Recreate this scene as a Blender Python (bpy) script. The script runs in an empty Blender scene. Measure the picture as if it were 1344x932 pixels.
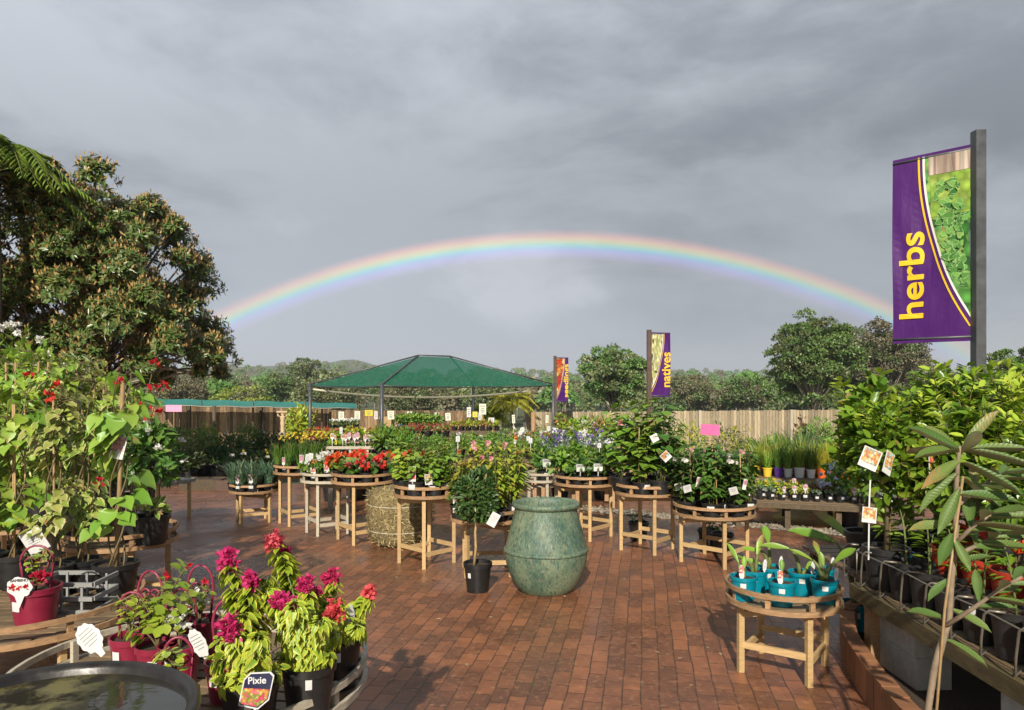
import bpy, math, random
import numpy as np
from math import sin, cos, pi, radians
from mathutils import Vector

RNG = np.random.default_rng(11)
random.seed(5)
SC = bpy.context.scene
COL = SC.collection
# photograph's pinhole: focal length in pixels, centre column, horizon row, eye height
F, CX, HY, EYE = 978.0, 672.0, 505.0, 1.65
def X(px, Y): return (px - CX) / F * Y
def Zp(py, Y): return EYE - (py - HY) / F * Y
GY = [-80, 8, 30, 60, 150, 400, 800, 1500, 3000]
GZ = [0, 0, -1.0, -3.2, -8, -4, 6, 14, 20]
def gz(y): return float(np.interp(y, GY, GZ))

# ------------------------------------------------------------------ mesh builder
class MB:
    def __init__(s):
        s.V = []; s.A = []; s.L = []; s.C = []; s.M = []; s.S = []; s.n = 0
    def add(s, v, faces, mat=0, smooth=False, attr=None):
        v = np.asarray(v, float).reshape(-1, 3)
        if isinstance(faces, np.ndarray):
            lo = faces.ravel() + s.n; ct = np.full(len(faces), faces.shape[1])
        else:
            lo = np.array([i for f in faces for i in f]) + s.n; ct = np.array([len(f) for f in faces])
        if attr is None:
            attr = np.tile(RNG.random((1, 3)) * [1, 0, 0], (len(v), 1))
        s.V.append(v); s.A.append(attr); s.L.append(lo); s.C.append(ct)
        s.M.append(np.full(len(ct), mat)); s.S.append(np.full(len(ct), smooth)); s.n += len(v)
        return s
    def mesh(s, name, mats, sharp=None):
        me = bpy.data.meshes.new(name)
        V = np.concatenate(s.V); A = np.concatenate(s.A); L = np.concatenate(s.L); C = np.concatenate(s.C)
        me.vertices.add(len(V)); me.vertices.foreach_set('co', V.ravel().astype(np.float32))
        me.loops.add(len(L)); me.loops.foreach_set('vertex_index', L.astype(np.int32))
        me.polygons.add(len(C))
        me.polygons.foreach_set('loop_start', np.concatenate([[0], np.cumsum(C)[:-1]]).astype(np.int32))
        me.polygons.foreach_set('material_index', np.concatenate(s.M).astype(np.int32))
        me.polygons.foreach_set('use_smooth', np.concatenate(s.S))
        me.update(calc_edges=True)
        at = me.attributes.new('lc', 'FLOAT_COLOR', 'POINT')
        at.data.foreach_set('color', np.concatenate([A, np.ones((len(A), 1))], 1).ravel().astype(np.float32))
        for m in (mats if isinstance(mats, (list, tuple)) else [mats]):
            me.materials.append(m)
        if sharp: me.set_sharp_from_angle(angle=radians(sharp))
        return me

def obj(name, me, parent=None, loc=(0, 0, 0), rz=0):
    o = bpy.data.objects.new(name, me); COL.objects.link(o)
    o.location = loc; o.rotation_euler = (0, 0, rz)
    if parent is not None: o.parent = parent
    return o
def tag(o, label, cat, group=None):
    o['label'] = label; o['category'] = cat
    if group: o['group'] = group
    return o
def thing(name, label, cat, loc=(0, 0, 0), rz=0, group=None):
    o = bpy.data.objects.new(name, None); COL.objects.link(o)
    o.empty_display_size = .05
    o.location = loc; o.rotation_euler = (0, 0, rz)
    return tag(o, label, cat, group)
def spawn(parts, name, label, cat, loc, rz=0, sc=1, group=None):
    """parts: [(part name, mesh, [(sub name, mesh)...])]; every instance gets objects of its own, sharing mesh data"""
    r = thing(name, label, cat, loc, rz, group); r.scale = (sc, sc, sc)
    for p in parts:
        o = obj(p[0], p[1], r)
        for q in (p[2] if len(p) > 2 else []):
            obj(q[0], q[1], o)
    return r

BOXF = [(0, 3, 2, 1), (4, 5, 6, 7), (0, 1, 5, 4), (1, 2, 6, 5), (2, 3, 7, 6), (3, 0, 4, 7)]
def box(mb, c, s, rz=0, mat=0, attr=None):
    x, y, z = s[0] / 2, s[1] / 2, s[2] / 2
    v = np.array([(-x, -y, -z), (x, -y, -z), (x, y, -z), (-x, y, -z), (-x, -y, z), (x, -y, z), (x, y, z), (-x, y, z)])
    if rz:
        cr, sr = cos(rz), sin(rz)
        v = np.stack([v[:, 0] * cr - v[:, 1] * sr, v[:, 0] * sr + v[:, 1] * cr, v[:, 2]], 1)
    return mb.add(v + np.array(c), BOXF, mat, False, attr)
def beam(mb, p0, p1, w, h, mat=0):
    p0, p1 = np.array(p0, float), np.array(p1, float)
    a = p1 - p0; a /= np.linalg.norm(a)
    up = np.array((0, 0, 1.)) if abs(a[2]) < .95 else np.array((0, 1., 0))
    s = np.cross(a, up); s /= np.linalg.norm(s); u = np.cross(s, a)
    v = [p + s * i * w / 2 + u * j * h / 2 for p in (p0, p1) for i, j in ((-1, -1), (1, -1), (1, 1), (-1, 1))]
    return mb.add(v, BOXF, mat)
def tube(mb, pts, rad, n=6, mat=0, cap=True):
    pts = np.array(pts, float); k = len(pts)
    rad = np.full(k, rad, float) if np.isscalar(rad) else np.array(rad, float)
    t = np.gradient(pts, axis=0); t /= np.linalg.norm(t, axis=1)[:, None] + 1e-9
    ref = np.array((0, 0, 1.)) if abs(t[:, 2]).mean() < .8 else np.array((1., 0, 0))
    s = np.cross(t, ref); s /= np.linalg.norm(s, axis=1)[:, None] + 1e-9
    u = np.cross(s, t)
    an = np.linspace(0, 2 * pi, n, endpoint=False)
    v = pts[:, None] + rad[:, None, None] * (s[:, None] * np.cos(an)[None, :, None] + u[:, None] * np.sin(an)[None, :, None])
    f = [(i * n + j, i * n + (j + 1) % n, (i + 1) * n + (j + 1) % n, (i + 1) * n + j) for i in range(k - 1) for j in range(n)]
    if cap: f += [tuple(range(n))[::-1], tuple((k - 1) * n + j for j in range(n))]
    return mb.add(v.reshape(-1, 3), f, mat, True)
def lathe(mb, prof, n=28, c=(0, 0, 0), mat=0, smooth=True, cap0=False):
    an = np.linspace(0, 2 * pi, n, endpoint=False); k = len(prof)
    v = np.array([(r * cos(a) + c[0], r * sin(a) + c[1], z + c[2]) for r, z in prof for a in an])
    f = [(i * n + j, i * n + (j + 1) % n, (i + 1) * n + (j + 1) % n, (i + 1) * n + j) for i in range(k - 1) for j in range(n)]
    if cap0: f.append(tuple(range(n))[::-1])
    return mb.add(v, f, mat, smooth)
def disc(mb, r, z, n=24, c=(0, 0), mat=0):
    v = [(c[0] + r * cos(a), c[1] + r * sin(a), z) for a in np.linspace(0, 2 * pi, n, endpoint=False)]
    return mb.add(v, [tuple(range(n))], mat)
def band(mb, r, z0, z1, th, n=40, mat=0, a0=0, a1=2 * pi):
    """a bent strip of timber: a ring of rectangular section"""
    an = np.linspace(a0, a1, n + 1); v = []
    for a in an:
        for rr, zz in ((r - th / 2, z0), (r + th / 2, z0), (r + th / 2, z1), (r - th / 2, z1)):
            v.append((rr * cos(a), rr * sin(a), zz))
    f = [(4 * i + j, 4 * i + 4 + j, 4 * i + 4 + (j + 1) % 4, 4 * i + (j + 1) % 4) for i in range(n) for j in range(4)]
    return mb.add(v, f, mat)

# ------------------------------------------------------------------ leaves
def tmpl(st, fold=.05, droop=.14):
    v = []; e = []; f = []
    ys = [0] + [s[0] for s in st] + [1]
    for y in ys: v.append((0, y, -fold * sin(pi * y) - droop * y * y)); e.append(0 if y < 1 else .7)
    n = len(st); k = len(ys)
    for y, w in st: v.append((-w, y, fold * .8 - droop * y * y)); e.append(1)
    for y, w in st: v.append((w, y, fold * .8 - droop * y * y)); e.append(1)
    Lf = lambda i: k + i; Rt = lambda i: k + n + i
    f += [(0, Rt(0), 1), (0, 1, Lf(0))]
    for i in range(n - 1):
        f += [(i + 1, Rt(i), Rt(i + 1)), (i + 1, Rt(i + 1), i + 2), (i + 1, i + 2, Lf(i + 1)), (i + 1, Lf(i + 1), Lf(i))]
    f += [(n, Rt(n - 1), n + 1), (n, n + 1, Lf(n - 1))]
    return np.array(v, float), np.array(f), np.array(e, float)
T_S = tmpl([(.42, .5)])
T_LAN = tmpl([(.25, .38), (.6, .46)], .05, .2)
T_HEART = tmpl([(-.06, .3), (.18, .52), (.5, .42), (.8, .16)], .06, .2)
T_OVAL = tmpl([(.2, .4), (.5, .52), (.78, .36)], .05, .18)
T_LOQ = tmpl([(.1, .16), (.25, .3), (.4, .42), (.55, .5), (.7, .47), (.85, .3)], .07, .22)
T_DIA = (np.array([(0, 0, 0), (.5, .5, .04), (0, 1, -.06), (-.5, .5, .04)]), np.array([(0, 1, 2), (0, 2, 3)]), np.array([0, 1, .5, 1.]))

def nrm(v): return v / (np.linalg.norm(v, axis=-1, keepdims=True) + 1e-9)
def rand_dir(n, rng=None):
    return nrm((rng or RNG).normal(size=(n, 3)))
def leaves(mb, P, A, N, L, W, t=T_S, mat=0, R=None):
    P = np.asarray(P, float).reshape(-1, 3); n = len(P)
    A = nrm(np.broadcast_to(A, P.shape)); N = np.broadcast_to(N, P.shape)
    S = nrm(np.cross(A, N + 1e-4)); N = np.cross(S, A)
    L = np.broadcast_to(L, (n,)).astype(float); W = np.broadcast_to(W, (n,)).astype(float)
    tv, tf, te = t
    v = (P[:, None] + S[:, None] * (tv[None, :, 0:1] * W[:, None, None]) + A[:, None] * (tv[None, :, 1:2] * L[:, None, None])
         + N[:, None] * (tv[None, :, 2:3] * L[:, None, None]))
    k = len(tv)
    f = (tf[None] + (np.arange(n) * k)[:, None, None]).reshape(-1, tf.shape[1])
    R = RNG.random(n) if R is None else np.broadcast_to(R, (n,))
    at = np.stack([np.repeat(R, k), np.tile(te, n), np.tile(tv[:, 1], n)], 1)
    return mb.add(v.reshape(-1, 3), f, mat, True, at)
def bush(mb, c, rad, n, L, W, t=T_S, mat=0, shell=.5, up=.35, jit=.7, lumps=7, lo=-.6, droop=0.):
    """leaves through the outer volume of a lumpy ellipsoid"""
    d = rand_dir(n); d[:, 2] = np.where(d[:, 2] < lo, -d[:, 2], d[:, 2])
    ld = rand_dir(lumps)
    g = np.exp(-(1 - d @ ld.T) * 7).max(1)
    rr = (.66 + .42 * g) * (shell + (1 - shell) * RNG.random(n) ** .6)
    P = np.array(c) + d * rr[:, None] * np.array(rad)
    A = d * .7 + rand_dir(n) * jit + np.array((0, 0, up - droop))
    N = d + rand_dir(n) * .5 + np.array((0, 0, .5))
    s = .7 + .5 * RNG.random(n)
    return leaves(mb, P, A, N, L * s, W * s, t, mat)
def blades(mb, base, az, H, reach, w, mat=0, droop=.5):
    base = np.asarray(base, float).reshape(-1, 3); n = len(base)
    az = np.broadcast_to(az, (n,)); H = np.broadcast_to(H, (n,)); reach = np.broadcast_to(reach, (n,)); w = np.broadcast_to(w, (n,))
    o = np.stack([np.cos(az), np.sin(az), 0 * az], 1); s = np.stack([-np.sin(az), np.cos(az), 0 * az], 1)
    ts = np.array([0, .3, .6, .85, 1.]); ws = np.array([.7, 1, .8, .45, .05]); v = []
    for t, q in zip(ts, ws):
        p = base + o * (reach * t ** 1.7)[:, None] + np.array((0, 0, 1.)) * (H * (t - droop * t ** 3 * .5))[:, None]
        v += [p - s * (w * q / 2)[:, None], p + s * (w * q / 2)[:, None]]
    v = np.stack(v, 1); k = 10
    f = np.array([(2 * i, 2 * i + 1, 2 * i + 3, 2 * i + 2) for i in range(4)])
    f = (f[None] + (np.arange(n) * k)[:, None, None]).reshape(-1, 4)
    at = np.stack([np.repeat(RNG.random(n), k), np.zeros(n * k), np.tile(np.repeat(ts, 2), n)], 1)
    return mb.add(v.reshape(-1, 3), f, mat, True, at)
def bez(p0, p1, p2, n=8):
    t = np.linspace(0, 1, n)[:, None]
    return (1 - t) ** 2 * np.array(p0) + 2 * t * (1 - t) * np.array(p1) + t * t * np.array(p2)
def spray(lm, sm, p0, p2, n, L, W, t=T_S, mat=0, rise=.6, droop=.3, rs=.006, rad=.02, start=.15, taper=.35, smat=0):
    """one arching stem with leaves spiralling up it"""
    p0, p2 = np.array(p0, float), np.array(p2, float)
    p1 = p0 + (p2 - p0) * np.array((.3, .3, rise + .15))
    c = bez(p0, p1, p2, 9)
    if sm is not None: tube(sm, c, np.linspace(rs, rs * .45, 9), 5, smat)
    u = np.sort(start + (1 - start) * RNG.random(n)); i = u * 8; k = np.minimum(i.astype(int), 7); fr = (i - k)[:, None]
    P = c[k] * (1 - fr) + c[k + 1] * fr; T = nrm(c[k + 1] - c[k])
    d = rand_dir(n); d -= T * (d * T).sum(1)[:, None]; d = nrm(d)
    s = (1 - taper * u) * (.75 + .5 * RNG.random(n))
    A = d + T * .35 + np.array((0, 0, -droop)); N = T + d * .2 + np.array((0, 0, .4)) + rand_dir(n) * .2
    leaves(lm, P + d * rad, A, N, L * s, W * s, t, mat)
    return c
def bloom(mb, pts, n, L, W, mat=0, t=T_S, up=.5, spread=1., r=.0):
    pts = np.asarray(pts, float).reshape(-1, 3)
    P = np.repeat(pts, n, 0); d = nrm(rand_dir(len(P)) * spread + np.array((0, -.15, up)))
    s = .8 + .4 * RNG.random(len(P))
    return leaves(mb, P + d * r, d, rand_dir(len(P)) + np.array((0, 0, .6)), L * s, W * s, t, mat)
def in_ball(n, c, rad):
    return np.array(c) + rand_dir(n) * (RNG.random(n) ** .4)[:, None] * np.array(rad)

# ------------------------------------------------------------------ materials
def newmat(name):
    m = bpy.data.materials.new(name); m.use_nodes = True
    nt = m.node_tree; b = nt.nodes['Principled BSDF']
    return m, nt, b
def nd(nt, typ, **kw):
    n = nt.nodes.new(typ)
    for k, v in kw.items():
        if k in n.inputs: n.inputs[k].default_value = v
        else: setattr(n, k, v)
    return n
def rgb(c): return (c[0], c[1], c[2], 1)
def mixc(nt, fac, a, b, mode='MIX'):
    n = nt.nodes.new('ShaderNodeMix'); n.data_type = 'RGBA'; n.blend_type = mode
    for i, v in ((0, fac), (6, a), (7, b)):
        if hasattr(v, 'is_linked') or hasattr(v, 'links'): nt.links.new(v, n.inputs[i])
        elif i == 0: n.inputs[0].default_value = v
        else: n.inputs[i].default_value = rgb(v)
    return n.outputs[2]
def mth(nt, op, a, b=None, clamp=False):
    n = nt.nodes.new('ShaderNodeMath'); n.operation = op; n.use_clamp = clamp
    for i, v in ((0, a), (1, b)):
        if v is None: continue
        if hasattr(v, 'links'): nt.links.new(v, n.inputs[i])
        else: n.inputs[i].default_value = v
    return n.outputs[0]
def mapr(nt, v, a, b, c=0, d=1, smooth=False):
    n = nt.nodes.new('ShaderNodeMapRange'); nt.links.new(v, n.inputs[0])
    if smooth: n.interpolation_type = 'SMOOTHSTEP'
    for i, q in ((1, a), (2, b), (3, c), (4, d)): n.inputs[i].default_value = q
    return n.outputs[0]
def noise(nt, vec, scale, detail=4, rough=.55):
    n = nd(nt, 'ShaderNodeTexNoise'); n.inputs['Scale'].default_value = scale
    n.inputs['Detail'].default_value = detail; n.inputs['Roughness'].default_value = rough
    if vec is not None: nt.links.new(vec, n.inputs['Vector'])
    return n.outputs['Fac']
def objco(nt, scale=None, rot=None):
    tc = nd(nt, 'ShaderNodeTexCoord'); o = tc.outputs['Object']
    if scale or rot:
        mp = nd(nt, 'ShaderNodeMapping'); nt.links.new(o, mp.inputs[0])
        if scale: mp.inputs['Scale'].default_value = scale
        if rot: mp.inputs['Rotation'].default_value = rot
        o = mp.outputs[0]
    return o
def bump(nt, b, h, strength=.3, dist=.01):
    n = nd(nt, 'ShaderNodeBump'); n.inputs['Strength'].default_value = strength; n.inputs['Distance'].default_value = dist
    nt.links.new(h, n.inputs['Height']); nt.links.new(n.outputs[0], b.inputs['Normal'])
def surf(name, c1, c2=None, rough=.6, scale=8, stretch=None, metal=0, bmp=0, spec=.5, perobj=0, perpiece=0, bdist=.01):
    """two-tone noisy surface; perpiece varies by the mesh piece's own random value"""
    m, nt, b = newmat(name)
    v = objco(nt, stretch); f = noise(nt, v, scale, 5, .6)
    col = mixc(nt, mapr(nt, f, .3, .7), c1, c2 or c1)
    if perpiece:
        a = nd(nt, 'ShaderNodeAttribute', attribute_name='lc'); sp = nd(nt, 'ShaderNodeSeparateColor'); nt.links.new(a.outputs['Color'], sp.inputs[0])
        k = mapr(nt, sp.outputs[0], 0, 1, 1 - perpiece, 1 + perpiece)
        h = nd(nt, 'ShaderNodeHueSaturation'); nt.links.new(k, h.inputs['Value']); nt.links.new(col, h.inputs['Color']); col = h.outputs[0]
    if perobj:
        oi = nd(nt, 'ShaderNodeObjectInfo'); k = mapr(nt, oi.outputs['Random'], 0, 1, 1 - perobj, 1 + perobj)
        h = nd(nt, 'ShaderNodeHueSaturation'); nt.links.new(k, h.inputs['Value']); nt.links.new(col, h.inputs['Color']); col = h.outputs[0]
    nt.links.new(col, b.inputs['Base Color'])
    nt.links.new(mapr(nt, f, .2, .8, max(rough - .12, .02), min(rough + .12, 1)), b.inputs['Roughness'])
    b.inputs['Metallic'].default_value = metal; b.inputs['Specular IOR Level'].default_value = spec
    if bmp: bump(nt, b, f, bmp, bdist)
    return m
def leafmat(name, c1, c2, edge=None, ew=.55, back=None, rough=.42, tr=.22, vein=0, dry=True):
    m, nt, b = newmat(name)
    a = nd(nt, 'ShaderNodeAttribute', attribute_name='lc'); sp = nd(nt, 'ShaderNodeSeparateColor'); nt.links.new(a.outputs['Color'], sp.inputs[0])
    col = mixc(nt, sp.outputs[0], c1, c2)
    if edge:
        f = noise(nt, objco(nt), 60, 2)
        e = mth(nt, 'ADD', sp.outputs[1], mth(nt, 'MULTIPLY', mth(nt, 'SUBTRACT', f, .5), .8))
        col = mixc(nt, mapr(nt, e, ew - .12, ew + .12), col, edge)
    if vein:
        w = mth(nt, 'SINE', mth(nt, 'ADD', mth(nt, 'MULTIPLY', sp.outputs[2], 95.), mth(nt, 'MULTIPLY', sp.outputs[1], -14.)))
        bump(nt, b, w, vein, .004)
    if dry:
        # a few leaves are browned towards the tip or spotted
        sp_ = noise(nt, objco(nt), 38, 3); dd = mth(nt, 'ADD', mth(nt, 'MULTIPLY', sp.outputs[2], .55), mth(nt, 'MULTIPLY', sp_, .75))
        col = mixc(nt, mth(nt, 'MULTIPLY', mapr(nt, sp.outputs[0], .84, .97), mapr(nt, dd, .62, .82)), col, (.30, .19, .07))
    oi = nd(nt, 'ShaderNodeObjectInfo')
    h = nd(nt, 'ShaderNodeHueSaturation'); nt.links.new(mapr(nt, oi.outputs['Random'], 0, 1, .85, 1.15), h.inputs['Value'])
    nt.links.new(mapr(nt, oi.outputs['Random'], 0, 1, .49, .51), h.inputs['Hue'])
    nt.links.new(col, h.inputs['Color']); col = h.outputs[0]
    if back:
        g = nd(nt, 'ShaderNodeNewGeometry'); col = mixc(nt, g.outputs['Backfacing'], col, back)
    nt.links.new(col, b.inputs['Base Color']); b.inputs['Roughness'].default_value = rough
    t = nd(nt, 'ShaderNodeBsdfTranslucent'); nt.links.new(col, t.inputs[0])
    mx = nd(nt, 'ShaderNodeMixShader'); mx.inputs[0].default_value = tr
    nt.links.new(b.outputs[0], mx.inputs[1]); nt.links.new(t.outputs[0], mx.inputs[2])
    nt.links.new(mx.outputs[0], nt.nodes['Material Output'].inputs[0])
    return m
def cellmat(name, cols, scale, rough=.5, stretch=None):
    """a printed picture: patches of a few colours"""
    m, nt, b = newmat(name)
    v = nd(nt, 'ShaderNodeTexVoronoi'); v.inputs['Scale'].default_value = scale; nt.links.new(objco(nt, stretch), v.inputs['Vector'])
    sp = nd(nt, 'ShaderNodeSeparateColor'); nt.links.new(v.outputs['Color'], sp.inputs[0])
    r = nd(nt, 'ShaderNodeValToRGB'); nt.links.new(sp.outputs[0], r.inputs[0]); e = r.color_ramp.elements
    r.color_ramp.interpolation = 'CONSTANT'
    e[0].color = rgb(cols[0]); e[1].position = 1 - 1 / len(cols); e[1].color = rgb(cols[-1])
    for i, c in enumerate(cols[1:-1]): q = e.new((i + 1) / len(cols)); q.color = rgb(c)
    dd = mapr(nt, v.outputs['Distance'], 0, .7, 1.25, .5)
    h = nd(nt, 'ShaderNodeHueSaturation'); nt.links.new(dd, h.inputs['Value']); nt.links.new(r.outputs[0], h.inputs['Color'])
    nt.links.new(h.outputs[0], b.inputs['Base Color']); b.inputs['Roughness'].default_value = rough
    return m
# ------------------------------------------------------------------ palette
M = {}
M['pale_wood'] = surf('pale_wood', (.52, .36, .17), (.38, .245, .11), .62, 5, (3, 3, 18), perobj=.16, bmp=.15)
M['ring_wood'] = surf('ring_wood', (.42, .26, .13), (.27, .155, .075), .6, 6, (4, 4, 14), perobj=.16, bmp=.15)
M['grey_wood'] = surf('grey_wood', (.50, .45, .35), (.34, .30, .22), .7, 6, (4, 4, 14), perobj=.12, bmp=.15)
M['dark_wood'] = surf('dark_wood', (.11, .075, .04), (.055, .04, .02), .7, 6, (6, 6, 3), perobj=.2, bmp=.2)
M['slat_wood'] = surf('slat_wood', (.22, .15, .08), (.12, .08, .045), .65, 6, (3, 20, 6), perpiece=.3, bmp=.15)
M['black_pot'] = surf('black_pot', (.012, .012, .013), (.022, .022, .022), .42, 20, perobj=.2)
M['maroon_pot'] = surf('maroon_pot', (.20, .012, .035), (.25, .018, .045), .38, 14)
M['teal_pot'] = surf('teal_pot', (.0, .17, .24), (.0, .22, .29), .35, 14)
M['red_pot'] = surf('red_pot', (.42, .045, .02), (.34, .03, .015), .4, 14)
M['orange_pot'] = surf('orange_pot', (.62, .12, .02), (.55, .09, .02), .4, 14)
M['white_pot'] = surf('white_pot', (.7, .7, .66), (.6, .6, .58), .45, 10)
M['yellow_pot'] = surf('yellow_pot', (.7, .5, .04), (.6, .42, .04), .4, 14)
M['purple_pot'] = surf('purple_pot', (.09, .03, .22), (.07, .03, .2), .4, 14)
M['soil'] = surf('soil', (.035, .022, .013), (.07, .045, .025), .95, 60, bmp=.5)
M['stem'] = surf('stem', (.10, .085, .035), (.16, .12, .06), .7, 30)
M['green_stem'] = surf('green_stem', (.09, .14, .03), (.15, .16, .05), .6, 30)
M['bamboo'] = surf('bamboo', (.42, .29, .14), (.30, .19, .085), .5, 14, (6, 6, 2), perobj=.2)
M['white_tag'] = surf('white_tag', (.66, .66, .64), (.54, .54, .54), .45, 30)
M['yellow_tag'] = surf('yellow_tag', (.75, .62, .02), (.7, .58, .02), .45, 30)
M['sign_cream'] = surf('sign_cream', (.68, .70, .54), (.60, .64, .50), .5, 20)
M['sign_rose'] = surf('sign_rose', (.78, .36, .52), (.75, .30, .48), .5, 20)
M['sign_pink'] = surf('sign_pink', (.72, .10, .30), (.66, .13, .32), .5, 20)
M['print_grey'] = surf('print_grey', (.22, .22, .2), (.3, .3, .28), .6, 40)
M['wire'] = surf('wire', (.30, .27, .22), (.22, .2, .16), .45, 30, metal=.6)
M['hoop'] = surf('hoop', (.22, .02, .05), (.26, .03, .07), .4, 30)
M['block'] = surf('block', (.50, .48, .43), (.38, .37, .33), .9, 22, bmp=.5)
M['steel'] = surf('steel', (.07, .075, .08), (.11, .115, .12), .45, 12, metal=.4)
M['rust_pole'] = surf('rust_pole', (.10, .055, .035), (.07, .04, .03), .7, 12)
M['bark'] = surf('bark', (.16, .12, .085), (.075, .055, .04), .9, 10, (6, 6, 1.5), bmp=.6)
M['pale_bark'] = surf('pale_bark', (.36, .30, .24), (.2, .16, .12), .9, 7, (5, 5, 1.2), bmp=.4)
M['purple'] = surf('purple', (.058, .006, .118), (.070, .008, .138), .5, 3)
for n_ in ('purple',):  # wrinkles in the banner cloth
    _nt = M[n_].node_tree; bump(_nt, _nt.nodes['Principled BSDF'], noise(_nt, objco(_nt, (3, 3, .8)), 2.5, 4), .35, .03)
M['lemon'] = surf('lemon', (.85, .55, .02), (.8, .5, .02), .45, 4)
M['band_white'] = surf('band_white', (.78, .76, .72), (.7, .68, .62), .5, 4)
M['rope'] = surf('rope', (.6, .56, .42), (.5, .46, .34), .8, 20)
M['stone'] = surf('stone', (.34, .33, .27), (.22, .22, .17), .9, 9, bmp=.4)
M['statue'] = surf('statue', (.62, .46, .28), (.5, .34, .2), .8, 14)
# foliage: base colours of the leaves themselves
L = {}
L['deep'] = leafmat('deep_leaf', (.03, .075, .016), (.07, .14, .028))
L['mid'] = leafmat('mid_leaf', (.06, .155, .024), (.14, .26, .04))
L['fresh'] = leafmat('fresh_leaf', (.12, .25, .026), (.25, .38, .045))
L['lime'] = leafmat('lime_leaf', (.24, .36, .03), (.40, .48, .06), tr=.28)
L['gold'] = leafmat('gold_leaf', (.34, .36, .035), (.50, .46, .05), tr=.28)
L['pixie'] = leafmat('pixie_leaf', (.20, .33, .025), (.36, .45, .035), (.58, .56, .06), .72, tr=.28)
L['cream'] = leafmat('cream_leaf', (.14, .24, .035), (.25, .34, .05), (.48, .50, .17), .72)
L['dust'] = leafmat('dust_leaf', (.28, .35, .06), (.42, .43, .12), (.52, .46, .2), .75)
L['vine'] = leafmat('vine_leaf', (.15, .28, .035), (.34, .44, .07), tr=.28)
L['blue'] = leafmat('blue_leaf', (.07, .15, .085), (.13, .22, .12))
L['silver'] = leafmat('silver_leaf', (.22, .27, .2), (.32, .36, .28))
L['plum'] = leafmat('plum_leaf', (.10, .045, .035), (.20, .09, .05))
L['rust'] = leafmat('rust_leaf', (.26, .10, .03), (.36, .19, .07))
L['red'] = leafmat('red_leaf', (.30, .04, .03), (.36, .09, .05))
L['dry'] = leafmat('dry_leaf', (.32, .22, .11), (.42, .32, .18))
L['loquat'] = leafmat('loquat_leaf', (.075, .14, .028), (.15, .21, .05), None, back=(.32, .32, .16), rough=.45, vein=.2, tr=.18)
L['citrus'] = leafmat('citrus_leaf', (.07, .16, .014), (.22, .36, .025), rough=.3, tr=.25)
L['shoot'] = leafmat('shoot_leaf', (.34, .50, .04), (.52, .62, .07), dry=False, rough=.3, tr=.3)
L['palm'] = leafmat('palm_leaf', (.12, .22, .025), (.26, .35, .05))
L['magnolia'] = leafmat('magnolia_leaf', (.06, .105, .025), (.13, .18, .045), back=(.24, .165, .075), rough=.32, tr=.12)
L['tan'] = leafmat('tan_leaf', (.37, .215, .08), (.50, .33, .14), rough=.5, tr=.2)
L['gum'] = leafmat('gum_leaf', (.085, .13, .04), (.16, .205, .075))
L['gum_pale'] = leafmat('gum_pale_leaf', (.15, .18, .075), (.23, .26, .11))
L['gum_green'] = leafmat('gum_green_leaf', (.075, .175, .04), (.19, .31, .075))
L['gum_brown'] = leafmat('gum_brown_leaf', (.14, .13, .075), (.21, .19, .11))
for k, c1, c2 in (('f_red', (.62, .03, .015), (.7, .09, .03)), ('f_magenta', (.58, .015, .13), (.68, .05, .16)), ('f_white', (.75, .74, .70), (.8, .78, .7)),
                  ('f_pink', (.68, .25, .3), (.75, .42, .42)), ('f_yellow', (.72, .5, .03), (.78, .62, .1)), ('f_orange', (.72, .22, .03), (.75, .34, .08)),
                  ('f_purple', (.13, .07, .36), (.24, .14, .48)), ('f_blue', (.42, .5, .68), (.6, .66, .76)), ('f_crimson', (.45, .01, .02), (.6, .02, .05)), ('f_coral', (.68, .06, .07), (.72, .12, .12))):
    L[k] = leafmat(k, c1, c2, rough=.55, tr=.3, dry=False)
P_LAB = {}
P_LAB['red'] = cellmat('red_print', [(.7, .1, .08), (.72, .2, .15), (.7, .5, .4), (.6, .05, .05)], 70)
P_LAB['fruit'] = cellmat('fruit_print', [(.7, .32, .08), (.75, .48, .2), (.62, .22, .08), (.72, .6, .4), (.4, .55, .5)], 60)
P_LAB['pink'] = cellmat('pink_print', [(.7, .35, .42), (.75, .5, .55), (.6, .2, .35), (.5, .4, .3)], 70)
P_LAB['flame'] = cellmat('flame_print', [(.7, .06, .12), (.7, .3, .05), (.55, .45, .1), (.75, .15, .15), (.25, .3, .05)], 90)
P_LAB['night'] = surf('night_print', (.01, .014, .05), (.02, .02, .06), .35, 6)

# ------------------------------------------------------------------ camera, sun, sky
cam = bpy.data.cameras.new('camera'); co = bpy.data.objects.new('camera', cam); COL.objects.link(co)
co.location = (0, 0, EYE); co.rotation_euler = (pi / 2, 0, 0)
cam.sensor_width = 36; cam.lens = 36 * F / 1344; cam.shift_y = (HY - 466) / 1344; cam.clip_end = 9000; cam.clip_start = .05
SC.camera = co
SUN_AZ, SUN_EL = radians(7.5), radians(31)
d = Vector((sin(SUN_AZ) * cos(SUN_EL), cos(SUN_AZ) * cos(SUN_EL), -sin(SUN_EL)))
sl = bpy.data.lights.new('sun', 'SUN'); sl.energy = 4.9; sl.angle = radians(.9); sl.color = (1, .92, .79)
so = bpy.data.objects.new('sun', sl); COL.objects.link(so); so.rotation_euler = d.to_track_quat('-Z', 'Y').to_euler(); so.location = (0, -20, 20)

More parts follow.
